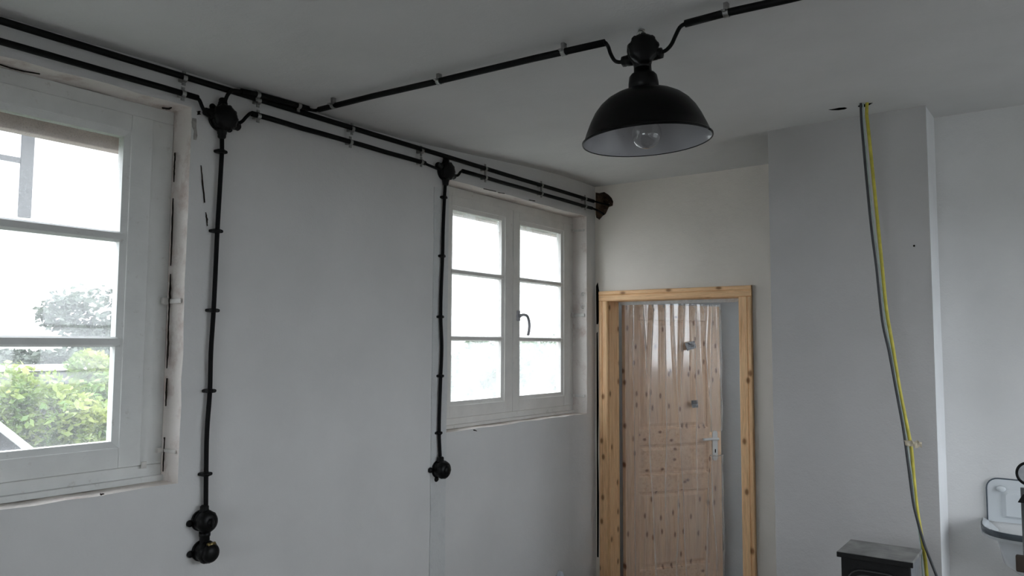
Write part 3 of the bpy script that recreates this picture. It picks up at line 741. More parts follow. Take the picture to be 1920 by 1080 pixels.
# ceiling run
def cpz(x, y, z=2.664): return px(x, y, 2, z)
ZCC = 2.664
cl = empty('conduit', (-1.8, 2.15, ZCC), 'black conduit crossing the ceiling from the window wall to the pendant lamp', 'conduit')
MB().tube([cpz(598, 205.5), cpz(700, 180), cpz(823, 152), cpz(1000, 110), cpz(1134, 80)], RC, 14).build('tube', M_CONDUIT, cl)
for x, y in ((625, 197), (823, 152), (1057, 97)): saddle(cl, cpz(x, y), (1, 0, 0), (0, 0, -1), RC)
MB().tube(smooth_path([cpz(604, 204), cpz(592, 207), wp(583, 206, XL+.045), wp(570, 203, XL+.045)], 6), .0068, 10).build('cable_bend', M_CABLEB, cl)
cr = empty('conduit', (-.8, 2.2, ZCC), 'black conduit on the ceiling leaving the pendant lamp towards the upper edge of the photo', 'conduit')
MB().tube([cpz(1285, 44.5), cpz(1362, 24), cpz(1480, -2), Vector((.4, cpz(1480, -2).y+.02, ZCC)), Vector((XR-.01, cpz(1480, -2).y+.03, ZCC))], RC, 14).build('tube', M_CONDUIT, cr)
saddle(cr, cpz(1362, 24), (1, 0, 0), (0, 0, -1), RC)
for x_ in (-.2, .45, 1.1): saddle(cr, (x_, cpz(1480, -2).y+.015, ZCC), (1, 0, 0), (0, 0, -1), RC)
# branch lying over the upper conduit, from the large junction box to the ceiling run
XB = XL+.045
def bp(x, y): return px(x, y, 0, XB)
br = empty('conduit', bp(500, 185), 'short black conduit lying against the upper conduit beside the large junction box', 'conduit')
MB().tube([bp(452, 171.5), bp(483, 178), bp(530, 190.5), bp(578, 203.5)], RC, 14).build('tube', M_CONDUIT, br)
MB().tube(smooth_path([wp(420, 198, XL+.02), wp(424, 184, XL+.04), bp(429, 175), bp(438, 169.5), bp(456, 172)], 6), .0072, 10).build('cable_bend', M_CABLEB, br)
saddle(br, bp(483, 178), (0, 1, 0), (1, 0, 0), RC, drop=.045); saddle(br, bp(560, 198), (0, 1, 0), (1, 0, 0), RC, drop=.045)

# vertical drops
def vclip(parent, p, w, r):
    m = MB(); n = 20; out = []
    for i in range(n):
        t = 2*PI*i/n; c, s = math.cos(t), math.sin(t); out.append((w*abs(c)**.7*(1 if c > 0 else -1), .0075*abs(s)**.6*(1 if s > 0 else -1)))
    hw = p.x-XL; m.prism([(p.y+a, p.z+b) for a, b in out], 0, XL-.002, p.x+r*.6)
    m.tube([Vector((p.x-r, p.y, p.z-.006)), Vector((p.x-r, p.y, p.z-.006))+Vector((0, 0, .012))], r*1.45, 12)
    m.lathe([(r*1.5, -.007), (r*1.55, 0), (r*1.5, .007)], 16, Matrix.Translation((p.x, p.y, p.z)))
    return m.build('cable_clip', M_BAKE, parent)
XD = XL+.018
d1 = empty('cable_drop', wp(386, 950, XD), 'black cable dropping beside the near window to a socket pair', 'cable')
pts = [wp(x, y, XD) for x, y in ((416, 250), (416, 284), (413, 340), (407.5, 433), (404, 510), (400.5, 582), (395.5, 660), (393.5, 733), (388, 810), (386.5, 889), (386, 955))]
MB().tube(smooth_path(pts, 4), .0085, 12).build('cable', M_CABLEB, d1)
for x, y in ((415.5, 284), (407, 433), (400.5, 582), (394, 733), (386.5, 889)): vclip(d1, wp(x, y, XD), .023, .0085)
d2 = empty('cable_drop', wp(825, 860, XD), 'black cable dropping beside the far window to a single socket', 'cable')
pts = [wp(x, y, XD) for x, y in ((835, 345), (833.5, 370), (831, 430), (830, 480), (827.5, 540), (826.5, 594), (828.5, 650), (826.5, 705), (824.5, 760), (823.5, 812), (825.5, 860))]
MB().tube(smooth_path(pts, 4), .0085, 12).build('cable', M_CABLEB, d2)
for x, y in ((833, 370), (829.5, 480), (826.5, 594), (826.5, 705), (823.5, 812)): vclip(d2, wp(x, y, XD), .020, .0085)

# ------------------------------------------------------------------ bakelite boxes, switch, sockets
def lobes(k, amp, ph=0):
    return lambda t, i: 1+amp*math.cos(k*(t-ph))
def junction_box(name, c, n, u, R, glands, label, cat, ears=(), knurl=10, H=.048):
    """round bakelite box: base plate with ears, side wall, ribbed screw lid, conical glands; glands = angles in the wall plane"""
    root = empty(name, c, label, cat); F = frame_m(c, n, u)
    m = MB(); m.lathe([(R*.98, -.0), (R*1.0, .004), (R*.96, .010)], 40, F)
    for e in ears:
        d = Vector((math.cos(e), math.sin(e), 0)); Fm = F @ Matrix.Translation(d*R*1.02)
        m.lathe([(.013, 0), (.013, .006), (.011, .009)], 16, Fm)
        m.lathe([(.006, .009), (.0055, .013), (0, .014)], 10, Fm)
    m.build('base_plate', M_BAKE, root)
    m = MB(); m.lathe([(R*.90, .008), (R*.93, .018), (R*.90, H*.62)], 40, F); m.build('box_body', M_BAKE, root)
    m = MB(); m.lathe([(R*.96, H*.60), (R*1.0, H*.66), (R*.97, H*.82), (R*.75, H*.95), (R*.40, H*1.03), (0, H*1.05)], 80, F,
                      rfun=lambda t, i: 1+(.05*(1 if math.cos(knurl*t) > .35 else -.35) if 0 < i < 3 else 0))
    m.build('screw_lid', M_BAKE, root)
    for g in glands:
        d = F.to_3x3() @ Vector((math.cos(g), math.sin(g), 0)); o = Vector(c)+Vector(n)*.020
        G = frame_m(o+d*R*.80, d, n); m = MB()
        m.lathe([(.021, 0), (.020, .010), (.0175, .014), (.0175, .020), (.0155, .022), (.0150, .034), (.011, .038), (.009, .039)], 24, G, rfun=lambda t, i: 1+(.03*math.cos(8*t) if i in (4, 5) else 0))
        m.build('cable_gland', M_BAKE, root)
    return root
# in the wall frame: local x = +y world (towards the door), local y = up
nL, uL = (1, 0, 0), (0, 1, 0)
c1 = Vector((XL, JB1.y, JB1.z))
junction_box('junction_box', c1, nL, uL, .050, [PI*.50, PI*.96, -.25, -PI/2], 'large black round junction box at the corner of the near window', 'junction box', ears=(PI*.72, -.62, PI*.22), H=.060)
c2 = Vector((XL, JB2.y, JB2.z))
junction_box('junction_box', c2, nL, uL, .046, [PI*.50, PI*.90, -.25, -PI/2], 'smaller-looking black round junction box above the left side of the far window', 'junction box', ears=(PI*.78, -.72, PI*.22), H=.056)
def bakelite_fitting(name, c, label, cat, top, kind):
    root = empty(name, c, label, cat); F = frame_m(c, nL, uL)
    m = MB(); m.lathe([(.036, 0), (.036, .006), (.034, .009)], 32, F)
    for e in (PI*1.03, -.35) if kind != 'far' else (PI*1.0, PI*1.45, -.6):
        d = Vector((math.cos(e), math.sin(e), 0)); m.lathe([(.0115, 0), (.0115, .007), (.009, .011), (0, .012)], 14, F @ Matrix.Translation(d*.042))
    m.build('base_plate', M_BAKE, root)
    m = MB(); m.lathe([(.033, .008), (.034, .020), (.033, .030), (.036, .032), (.0375, .038), (.0375, .044), (.034, .052), (.026, .058), (.015, .061), (0, .062)], 48, F,
                      rfun=lambda t, i: 1+(.035*(1 if math.cos(9*t) > .3 else -.3) if 3 <= i <= 5 else 0)); m.build('cover', M_BAKE, root)
    if top:
        m = MB(); G = frame_m(Vector(c)+Vector((.022, 0, .028)), (0, 0, 1), (1, 0, 0))
        m.lathe([(.017, 0), (.016, .010), (.0145, .012), (.0145, .022), (.010, .026)], 20, G); m.build('cable_gland', M_BAKE, root)
    if kind == 'switch':
        m = MB(); m.lathe([(.012, .060), (.012, .066), (.009, .069), (0, .070)], 20, F); m.box((c[0]+.066, c[1]-.004, c[2]-.015), (c[0]+.078, c[1]+.004, c[2]+.015), .003); m.build('rotary_knob', M_BAKE, root)
    if kind == 'socket':   # hinged spring lid
        Lm = MB(); G = F @ Matrix.Translation((0, 0, .056)); Lm.lathe([(.031, 0), (.032, .005), (.027, .012), (.015, .017), (0, .0185)], 36, G); Lm.build('hinged_lid', M_BAKE, root)
        hh = MB(); hh.tube([(c[0]+.060, c[1]-.014, c[2]+.030), (c[0]+.060, c[1]+.014, c[2]+.030)], .0065, 12); hh.build('lid_hinge', M_BRASS, root)
    root.scale = (1.18,)*3 if kind == 'far' else (1.06,)*3
    if kind == 'far':
        m = MB(); m.lathe([(.020, .058), (.020, .064), (.008, .067), (0, .067)], 20, F, rfun=lobes(6, .06)); m.build('screw_cap', M_BAKE, root)
    return root
s1 = wp(383, 977, XL+.025); s2 = wp(384, 1034, XL+.025)
SW_ = bakelite_fitting('rotary_switch', (XL, s1.y, s1.z), 'upper round black switch at the end of the left cable drop', 'switch', True, 'switch')
bakelite_fitting('wall_socket', (XL, s2.y, s2.z), 'black socket with brass-hinged lid, lowest fitting on the left cable drop', 'socket', True, 'socket')
m = MB(); m.lathe([(.015, 0), (.017, .004), (.017, .010), (.0155, .012), (.017, .015), (.0155, .018), (.017, .021), (.0165, .030), (.019, .034), (.019, .048)], 24, Matrix.Translation((XL+.024, (s1.y+s2.y)/2, s2.z+.026)))
m.build('coupling', M_BAKE, SW_)
s3 = wp(824, 880, XL+.02)
bakelite_fitting('wall_socket', (XL, s3.y, s3.z), 'single black socket below the left edge of the far window', 'socket', True, 'far')

# ------------------------------------------------------------------ pendant lamp
hook = px(1203, 55, 2, 2.69)
RIMC = px(1213, 265, 1, hook.y+.01); BOXC = px(1203, 97, 1, hook.y)
axis = (BOXC-RIMC).normalized(); tilt = frame_m(RIMC, axis, (1, 0, 0))
depth = (RIMC-EYE).dot(FW); RR = 120.0*depth/FPX
lamp = empty('pendant_lamp', RIMC, 'black enamel dome lamp with white inside hanging from the ceiling box', 'lamp')
lamp.rotation_euler = tilt.to_euler()
tb = lamp
prof = [(1.0, 0), (.975, .06), (.93, .18), (.865, .33), (.79, .47), (.70, .585), (.595, .675), (.48, .74), (.36, .782), (.25, .80)]
m = MB(); o = [(r*RR, h*RR) for r, h in prof]; m.lathe([(RR*1.0, 0), (RR*1.012, .001), (RR*1.012, .005), (RR*1.0, .006)]+o[1:]+[(.0, .80*RR)], 64, open0=True); m.tube([(RR*math.cos(2*PI*i/64), RR*math.sin(2*PI*i/64), .001) for i in range(65)], .0024, 8); m.build('lamp_shade', M_ENBLK, tb, local=True)
m = MB(); m.lathe([(RR*.995, -.001)]+[((r-.012)*RR, (h-.012)*RR) for r, h in prof[1:]]+[(.0, .782*RR)], 64, open0=True)
sh = m.build('shade_lining', M_ENWHT, tb, local=True)
P = 1/120*RR
m = MB(); m.lathe([(29*P, 93*P), (28*P, 112*P), (26*P, 124*P), (22*P, 129*P), (17*P, 130*P), (16.5*P, 140*P), (0, 140*P)], 40); m.build('lamp_neck', M_BAKE, tb, local=True)
m = MB(); m.lathe([(.020, .05), (.022, .085), (.026, .105)][::-1]+[(.0, .05)], 24, Matrix.Translation((0, 0, RR*.80-.105))); m.build('lamp_holder', simple('porcelain_holder', (.55, .54, .52), .3), tb, local=True)
# bulb: screw base up in the neck, globe near the rim plane
bz = 14*P
m = MB(); pr = [(0, -28*P+bz)]+[(28*P*math.sin(t), bz-28*P*math.cos(t)) for t in [PI*i/16 for i in range(1, 13)]]+[(.017, bz+36*P), (.0155, bz+46*P), (.014, bz+50*P)]
m.lathe(pr, 40); bulb = m.build('bulb', M_BULB, tb, local=True)
m = MB(); m.lathe([(.014, bz+50*P), (.0145, bz+60*P), (.014, bz+70*P)], 20); m.build('screw_base', M_BRASS, tb, local=True)
# box over the lamp
lb = empty('lamp_junction_box', BOXC, 'black cast junction box under the ceiling hook carrying the dome lamp', 'junction box')
lb.rotation_euler = tilt.to_euler(); 
def lloc(x, y):  # pixel -> lamp box local, in the vertical plane of the box
    return tilt.to_3x3().inverted() @ (px(x, y, 1, BOXC.y)-BOXC)
t0 = lloc(1203, 68).z; b0_ = lloc(1207, 133).z
m = MB(); m.lathe([(.0, b0_+.0), (16.5*P, b0_+.0), (16.5*P, b0_+.018), (.030, b0_+.028), (.043, b0_+.05), (.046, .004), (.044, .022), (.034, t0-.030), (.018, t0-.012), (.012, t0), (0, t0+.001)], 40); m.build('box_body', M_BAKE, lb, local=True)
ff = Vector((-FW.x, -FW.y, 0)); loc_n = tilt.to_3x3().inverted() @ ff.normalized()
m = MB(); G = frame_m((0, 0, -.004), loc_n, (0, 0, 1)); m.lathe([(.044, .020), (.046, .034), (.046, .044), (.036, .052), (.018, .056), (0, .056)], 60, G, rfun=lambda t, i: 1+(.05*(1 if math.cos(9*t) > .3 else -.35) if i in (1, 2) else 0)); m.build('screw_lid', M_BAKE, lb, local=True)
for (gx, gy, ox, oy) in ((1167, 116, 1190, 111), (1242, 99, 1218, 104)):
    a, b = lloc(ox, oy), lloc(gx, gy); dd = (b-a).length
    m = MB(); m.lathe([(.019, 0), (.018, dd*.55), (.0165, dd*.58), (.0175, dd*.75), (.0165, dd*.95), (.010, dd)], 24, frame_m(a, b-a, (0, 0, 1)), rfun=lambda t, i: 1+(.04*math.cos(8*t) if i in (3, 4) else 0)); m.build('cable_gland', M_BAKE, lb, local=True)
m = MB(); ring = [Vector((.010*math.cos(2*PI*i/12), 0, t0+.006+.010*math.sin(2*PI*i/12))) for i in range(13)]; m.tube(ring, .003, 8); m.build('hanging_eye', M_CHROME, lb, local=True)
hk = MB(); top = Vector((hook.x, hook.y, 2.688)); eye = BOXC+tilt.to_3x3() @ Vector((0, 0, t0+.014))
hk.tube(smooth_path([top, top.lerp(eye, .6), eye+Vector((.004, 0, .002)), eye+Vector((.007, 0, -.006)), eye+Vector((0, 0, -.010)), eye+Vector((-.006, 0, -.004))], 5), .0022, 8)
hk.lathe([(.011, -.004), (.010, 0), (0, .001)], 14, Matrix.Translation(top))
tag(hk.build('ceiling_hook', M_CHROME), 'thin metal hook in the ceiling above the dome lamp', 'hook')
# S-bend cables of the lamp
yb0 = BOXC.y
def mixp(x, y, z=None, k=0.0): 
    a = px(x, y, 1, yb0); b = px(x, y, 2, ZCC); return a.lerp(b, k)
MB().tube(smooth_path([cpz(1125, 82), cpz(1134, 80), mixp(1140, 87, k=.7), mixp(1145, 101, k=.35), mixp(1152, 113, k=.1), mixp(1160, 116.5), mixp(1170, 115.5)], 6), .0062, 10).build('cable_bend', M_CABLEB, cl)
MB().tube(smooth_path([cpz(1293, 42.5), cpz(1285, 44.5), mixp(1275, 51, k=.75), mixp(1267, 66, k=.4), mixp(1259, 83, k=.15), mixp(1249, 94, k=.03), mixp(1238, 99)], 6), .0062, 10).build('cable_bend', M_CABLEB, cr)

# ------------------------------------------------------------------ cables hanging from the ceiling hole by the chimney breast
def hang(name, pts, r, mat, label, dy):
    P = []
    for x, y in pts:
        t = (y-195)/885.0; yy = 3.565*(1-min(1, t*1.6))+(3.565+.0)*min(1, t*1.6)+dy
        P.append(px(x, y, 1, yy))
    P[0].z = 2.79; P.append(Vector((P[-1].x+.03, P[-1].y-.02, .35))); P.append(Vector((P[-1].x+.05, P[-1].y-.10, .03)))
    tag(MB().tube(smooth_path(P, 6), r, 10).build(name, mat), label, 'cable')
hang('hanging_cable', [(1627, 195), (1625, 212), (1627, 232), (1631, 270), (1638, 340), (1647, 430), (1654, 500), (1662, 580), (1674, 650), (1687, 730), (1701, 800), (1709, 843), (1713, 890), (1719, 950), (1727, 1000), (1734, 1045), (1738, 1080)], .0068, M_YEL, 'thick yellow cable hanging from the ceiling hole before the chimney breast', 0)
hang('hanging_cable', [(1614, 196), (1615, 225), (1618, 262), (1625, 340), (1634, 430), (1643, 500), (1654, 600), (1667, 660), (1680, 730), (1693, 800), (1699, 843), (1704, 880), (1712, 940), (1720, 975), (1733, 1020), (1745, 1052), (1756, 1080), (1780, 1145)], .0052, M_GREY, 'thin dark grey cable hanging from the ceiling hole beside the yellow cable', -.012)
hang('hanging_cable', [(1618.5, 196), (1619, 215), (1622, 262), (1630, 345), (1639, 430), (1649, 505), (1659, 595), (1671, 660), (1684, 735), (1697, 805), (1703, 850), (1710, 895), (1716, 950), (1722, 990), (1728, 1040), (1731, 1080)], .0032, M_WHT, 'thin pale cable between the yellow and dark grey hanging cables', -.004)
tp = px(1704, 831, 1, 3.555); m = MB(); m.lathe([(.015, -.011), (.0165, -.004), (.015, .004), (.016, .011)], 16, Matrix.Translation(tp), rfun=lambda t, i: 1+.18*math.sin(3*t+i))
vs = []; 
for i in range(6):
    for j in range(4): vs.append(tp+Vector((.010+.008*i, -.014+.003*math.sin(i*2+j), -.013+.0085*j+.005*math.sin(i*1.9+j*.8))))
m.add(vs, [(i*4+j, i*4+j+1, i*4+j+5, i*4+j+4) for i in range(5) for j in range(3)]); m.add([v+Vector((0, -.0015, 0)) for v in vs], [(i*4+j, i*4+j+4, i*4+j+5, i*4+j+1) for i in range(5) for j in range(3)])
tag(m.build('masking_tape', M_TAPEM), 'loose end of masking tape binding the hanging cables together', 'tape')

# ------------------------------------------------------------------ stove
SY = 3.28; sl, sr = px(1569, 1035.5, 1, SY), px(1711, 1052, 1, SY); ZS = (sl.z+sr.z)/2+.0; SX0, SX1 = sl.x, sr.x; SD = .235
st = empty('stove', ((SX0+SX1)/2, SY+SD/2, 0), 'black cast iron stove with grey top plate before the chimney breast', 'stove')
MB().box((SX0, SY, ZS-.014), (SX1, SY+SD, ZS), .003).build('top_plate', M_STTOP, st)
m = MB(); e = .012; m.box((SX0+e, SY+.012, .16), (SX1-e, SY+SD-.01, ZS-.014), .004); m.box((SX0-.001, SY-.001, ZS-.022), (SX1+.001, SY+.008, ZS-.002), .002); body = m.build('stove_body', M_IRON, st)
MB().box((SX1-e, SY+.020, .18), (SX1-e+.004, SY+SD-.015, ZS-.018), .002).build('side_panel', M_STSIDE, st)
def arch(inset, top, r, bot):
    x0, x1 = SX0+inset, SX1-inset; out = [(x0, bot), (x0, top-r*1.2)]
    out += [(x0+r-r*math.cos(t), top-r+r*math.sin(t)) for t in [PI/2*i/6 for i in range(1, 7)]]
    out += [(x1-r+r*math.sin(t), top-r+r*math.cos(t)) for t in [PI/2*i/6 for i in range(0, 7)]]
    out += [(x1, bot)]; return out
MB().prism(arch(.030, ZS-.055, .06, .26), 1, SY+.002, SY+.014).build('stove_door', M_IRON, st)
for ins, tp_, rr, nm in ((.034, ZS-.060, .058, .0022), (.050, ZS-.078, .05, .0030)):
    p = arch(ins, tp_, rr, .28); MB().tube([(x, SY+.001, z) for x, z in p], nm, 8).build('door_bead', M_STLINE, st)
m = MB(); m.tube([(SX1-.02, SY-.005, .55), (SX1-.02, SY-.04, .55), (SX1-.02, SY-.045, .47)], .007, 10); m.build('door_handle', M_CHROME, st)
for a, b in ((0, 0), (1, 0), (1, 1), (0, 1)):
    x = SX0+.03 if a == 0 else SX1-.03; y = SY+.03 if b == 0 else SY+SD-.03
    m = MB(); m.lathe([(.016, 0), (.012, .02), (.020, .15), (.022, .165)], 14, Matrix.Translation((x, y, 0))); m.build('leg', M_IRON, st)

# ------------------------------------------------------------------ enamel sink in the recess
YS = YR
a_ = px(1849, 895, 1, YS-.008); lo = px(1858, 972, 1, YS-.008)
SXL = a_.x; SZT = a_.z; SZB = lo.z-.01; SW = .46; SXR = SXL+SW
sk = empty('enamel_sink', ((SXL+SXR)/2, YS, SZB-.2), 'white enamel wall sink with dark rim and raised splashback', 'sink')
def rr(x0, x1, z0, z1, r, n=6, bottom=False):
    out = [(x0, z0), ]
    out += [(x0+r-r*math.cos(t), z1-r+r*math.sin(t)) for t in [PI/2*i/n for i in range(n+1)]]
    out += [(x1-r+r*math.sin(t), z1-r+r*math.cos(t)) for t in [PI/2*i/n for i in range(n+1)]]
    out += [(x1, z0)]; return out
p = rr(SXL, SXR, SZB, SZT, .045)
m = MB(); m.prism(p, 1, YS-.010, YS+.001)
# pressed panel in the splashback
q = rr(SXL+.055, SXR-.055, SZB+.02, SZT-.045, .02); q2 = rr(SXL+.072, SXR-.072, SZB+.03, SZT-.060, .015); k = len(q)
m.add([(x, YS-.011, z) for x, z in q]+[(x, YS-.022, z) for x, z in q2], [(i, (i+1) % k, k+(i+1) % k, k+i) for i in range(k)]+[tuple(range(k, 2*k))])
m.build('splashback', M_SINK, sk)
MB().tube([(x, YS-.009, z) for x, z in p], .0032, 8).build('splashback_rim', M_RIM, sk)
# basin: D-shaped in plan
def dplan(s, ox=0):
    cx = (SXL+SXR)/2; out = []; hw = SW/2*s+.012; n = 20
    for i in range(n+1):
        t = PI*i/n; c, v = math.cos(t), math.sin(t); out.append((cx-hw*abs(c)**.55*(1 if c > 0 else -1), YS-.012-.30*s*v**.6))
    return out
lv = [(1.03, SZB+.012), (1.03, SZB-.024), (.99, SZB-.026), (.80, SZB-.035), (.76, SZB-.09), (.70, SZB-.15), (.50, SZB-.19), (.2, SZB-.20)]
lvi = [(1.01, SZB+.012), (.95, SZB+.004), (.78, SZB-.03), (.70, SZB-.13), (.45, SZB-.175), (.1, SZB-.18)]
def loft(levels, close=True):
    m = MB(); k = 21; vs = []
    for s, z in levels: vs += [(x, y, z) for x, y in dplan(s)]
    fs = [(i*k+j, i*k+j+1, (i+1)*k+j+1, (i+1)*k+j) for i in range(len(levels)-1) for j in range(k-1)]
    m.add(vs, fs, True); 
    if close: m.add(vs[-k:], [tuple(range(k))])
    return m
m = loft(lv); m2 = loft(lvi); m.add(m2.v, m2.f, True); m.build('basin', M_SINK, sk)
ap = [(x, y, SZB+.012) for x, y in dplan(1.035)]; bpz = [(x, y, SZB-.012) for x, y in dplan(1.035)]
m = MB(); k = 21; o2 = [(x, y, SZB-.012) for x, y in dplan(1.015)]
m.add(ap+bpz+o2, [(j, j+1, k+j+1, k+j) for j in range(k-1)]+[(k+j, k+j+1, 2*k+j+1, 2*k+j) for j in range(k-1)], True); m.build('basin_rim', M_RIM, sk)
# soap dish bump
m = MB(); sc_ = px(1877, 917, 1, YS-.02); m.lathe([(.020, -.004), (.018, .003), (.010, .007), (0, .008)], 20, frame_m((sc_.x, YS-.018, sc_.z), (0, -1, 0), (1, 0, 0)) @ Matrix.Diagonal((1, .7, 1, 1))); m.build('soap_boss', M_SINK, sk)

# round work lamp on a pole, only its left edge is in view
wy = 2.9; c = px(1931, 888, 1, wy); rr_ = (c-px(1904, 888, 1, wy)).length
wk = empty('work_lamp', (c.x, wy, 0), 'round black-rimmed lamp on a grey pole at the right edge before the sink', 'lamp')
nn = (EYE-c); nn.z = 0; nn.normalize(); F = frame_m(c, nn, (0, 0, 1))
m = MB(); m.lathe([(0, -.05), (rr_*.5, -.045), (rr_*.92, -.01), (rr_, .004), (rr_, .014), (rr_*.86, .016), (rr_*.80, .006)], 40, F); m.build('lamp_head', M_BAKE, wk)
m = MB(); m.lathe([(rr_*.80, .008), (rr_*.5, .0), (0, -.004)], 40, F); m.build('reflector', simple('lamp_reflector', (.45, .46, .48), .25, .6), wk)
pt = px(1922, 960, 1, wy); m = MB(); m.tube([(pt.x, wy, 0.02), (pt.x, wy, px(1922, 915, 1, wy).z)], .010, 12); pole = m.build('pole', simple('grey_pole_metal', (.16, .17, .18), .45, .5), wk)
k1 = px(1916, 937, 1, wy); m = MB(); m.prism([(k1.x-.010, k1.z-.006), (k1.x+.03, k1.z-.008), (k1.x+.03, k1.z+.022), (k1.x+.004, k1.z+.02)], 1, wy-.02, wy-.005); m.build('clamp', M_BAKE, wk)
k2 = px(1914, 1058, 1, wy); m = MB(); m.box((k2.x-.012, wy-.022, k2.z-.02), (k2.x+.03, wy-.002, k2.z+.03), .004); m.build('adjusting_knob', simple('brown_rubber', (.05, .035, .025), .8), wk)
m = MB(); 
for t in (0, 2*PI/3, 4*PI/3): m.tube([(pt.x, wy, .18), (pt.x+.3*math.cos(t+.5), wy+.3*math.sin(t+.5), .01)], .007, 8)
m.build('tripod_base', M_IRON, wk)

# crumpled bag whose tip rises into view under the far window
bp0 = px(1056, 1071, 1, 3.75); zt_ = bp0.z; m = MB()
m.lathe([(.14, 0), (.17, zt_*.2), (.16, zt_*.5), (.09, zt_*.75), (.035, zt_-.06), (.020, zt_-.025), (.012, zt_-.004), (.0, zt_)], 28, Matrix.Translation((bp0.x-.02, bp0.y, 0)), rfun=lambda t, i: 1+.13*math.sin(5*t+i)+.08*math.sin(9*t-2*i))
k_ = N('pale_polythene'); k_.base((.42, .45, .50)); k_.set(Roughness=.2); k_.bump(k_.noise(k_.coord(), 25, 4), .6, .01)
tag(m.build('plastic_bag', k_.m), 'pale grey plastic bag tip at the lower edge left of the door', 'bag')

# ------------------------------------------------------------------ outside
ZG = -.6
m = MB(); m.add([(-60, -40, ZG), (XO, -40, ZG), (XO, 60, ZG), (-60, 60, ZG)], [(0, 1, 2, 3)]); g = m.build('lawn_ground', M_GRASS); tag(g, kind='structure')
m = MB(); m.add([(XR+.3, -40, ZG), (40, -40, ZG), (40, 60, ZG), (XR+.3, 60, ZG)], [(0, 1, 2, 3)]); tag(m.build('yard_ground', M_YARD), kind='structure')
# garden wall with pale coping
XG = -8.5; zc_ = px(110, 684, 0, XG).z
gw = empty('garden_wall', (XG, 8, ZG), 'grey garden wall with white coping behind the yellow-green bushes', 'wall')
MB().box((XG-.25, -4, ZG), (XG, 24, zc_-.06)).build('wall_body', M_GARDW, gw); MB().box((XG-.30, -4, zc_-.06), (XG+.05, 24, zc_), .01).build('coping', M_CONC, gw)
# shed roof with white barge board
XS = -4.6; a, b = px(0, 790, 0, XS), px(66, 842, 0, XS); sl_ = (b.z-a.z)/(b.y-a.y); y0 = a.y-.9; z0_ = a.z-sl_*.9; y1 = b.y+.15; z1_ = b.z+sl_*.15
sd = empty('shed', (XS, (y0+y1)/2, ZG), 'low grey shed with white roof edge outside the near window', 'shed')
MB().prism([(y0, z0_-.05), (y1, z1_-.05), (y1, ZG), (y0, ZG)], 0, XS-1.6, XS-.02).build('shed_wall', M_ROOF, sd)
MB().prism([(y0, z0_), (y1, z1_), (y1, z1_-.05), (y0, z0_-.05)], 0, XS-1.6, XS).build('roof_board', M_CONC, sd)
# neighbouring house: white render, grey window
XH = -16.0
hs_ = empty('neighbour_house', (XH, 8, ZG), 'overexposed white rendered house seen through the near window', 'building')
MB().box((XH-6, -6, ZG), (XH, 24, 7.0)).build('house_wall', M_HOUSE, hs_)
m = MB(); m.prism([(XH+.6, 6.9), (XH-6.6, 6.9), (XH-3, 10.0)], 1, -6.5, 24.5); m.build('house_roof', simple('red_roof_tiles', (.30, .12, .08), .8), hs_)
pA, pB = px(36, 250, 0, XH+.03), px(57, 405, 0, XH+.03); z0h, z1h = px(45, 408, 0, XH).z, px(45, 225, 0, XH).z
wf = MB(); wy1 = pB.y; wy0 = wy1-1.5; fw = .22
wf.box((XH, wy1-fw, z0h), (XH+.06, wy1, z1h)); wf.box((XH, wy0, z0h), (XH+.06, wy0+.1, z1h)); wf.box((XH, wy0, z1h-.12), (XH+.06, wy1, z1h)); 
zt1 = px(30, 300, 0, XH).z; wf.box((XH, wy0, zt1-.05), (XH+.05, wy1, zt1+.05)); hw_ = wf.build('window_frame', M_HWIN, hs_)
MB().box((XH, wy0+.1, z0h), (XH+.02, wy1-fw, z1h-.1)).build('pane', simple('bright_curtained_pane', (.80, .80, .82), .2), hw_)

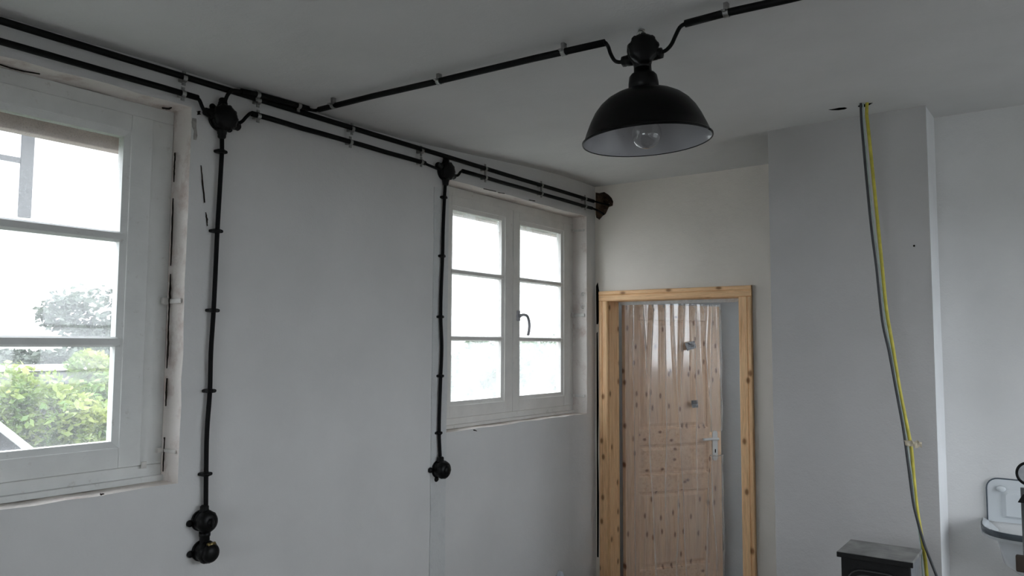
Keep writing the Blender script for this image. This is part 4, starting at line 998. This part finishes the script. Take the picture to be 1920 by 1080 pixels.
def bush(name, c, r, n, size, mat, label, seed, group=None):
    rnd = random.Random(seed); c = Vector(c); root = empty(name, (c.x, c.y, ZG), label, 'bush', group); m = MB()
    cl_ = [(Vector((rnd.gauss(0, .42), rnd.gauss(0, .42), rnd.gauss(0, .38))), .35+.3*rnd.random()) for _ in range(14)]
    for i in range(n):
        k, kr = cl_[rnd.randrange(14)]; d = Vector((rnd.gauss(0, 1), rnd.gauss(0, 1), rnd.gauss(0, 1))).normalized()*kr*(.55+.45*rnd.random())
        p = k+d; p = Vector((c.x+p.x*r[0], c.y+p.y*r[1], max(ZG+.05, c.z+p.z*r[2])))
        a = Vector((rnd.gauss(0, 1), rnd.gauss(0, 1), rnd.gauss(0, .6))).normalized(); b = a.orthogonal().normalized(); b.rotate(Matrix.Rotation(rnd.random()*6.28, 3, a))
        s = size*(.6+.8*rnd.random()); m.add([p-a*s, p+b*s*.45+a*s*.1, p+a*s, p-b*s*.45+a*s*.1], [(0, 1, 2, 3)])
    m2 = MB(); m2.v, m2.f, m2.sm = m.v, m.f, m.sm
    me = bpy.data.meshes.new('foliage'); me.from_pydata([(v-root.location)[:] for v in m.v], [], m.f); me.materials.append(mat)
    o = bpy.data.objects.new('foliage', me); COL.objects.link(o); o.parent = root
    for q in range(3):
        t = MB(); t.tube([(c.x+.05*q, c.y, ZG-.02), (c.x+.15*(q-1), c.y+.1*(q-1), (ZG+c.z)/2), (c.x+.3*(q-1)*r[0], c.y+.3*(q-1)*r[1], c.z)], .02, 6, rads=[.035, .025, .01]); t.build('stem', M_BARK, root)
def bpx(x, y, X): return px(x, y, 0, X)
bush('bush', bpx(40, 790, -6.6), (.50, .45, .34), 6500, .034, M_LF1, 'yellow-green bush outside the near window, at the left of the lowest pane', 21)
bush('bush', bpx(160, 785, -7.0), (.45, .50, .34), 7500, .034, M_LF1, 'yellow-green bush outside the near window, nearest the window stile', 22)
bush('bush', bpx(110, 765, -7.9), (.12, 1.3, .25), 8000, .040, M_LF2, 'darker green hedge behind the two yellow-green bushes', 23)
bush('bush', bpx(240, 640, -10.6), (.5, 1.0, .62), 8000, .05, M_LF3, 'dull green bush beyond the garden wall coping', 24)
bush('bush', bpx(60, 683, -10.2), (.5, 2.0, .20), 7000, .05, M_LF3, 'low dull bush beyond the garden wall, left part of the near window', 25)
bush('bush', bpx(890, 715, -7.5), (.5, 1.0, .55), 6000, .05, M_LF2, 'hazy bush seen through the left casement of the far window', 26)
bush('bush', bpx(1010, 700, -7.5), (.5, 1.4, .65), 6000, .05, M_LF2, 'hazy bush seen through the right casement of the far window', 27)
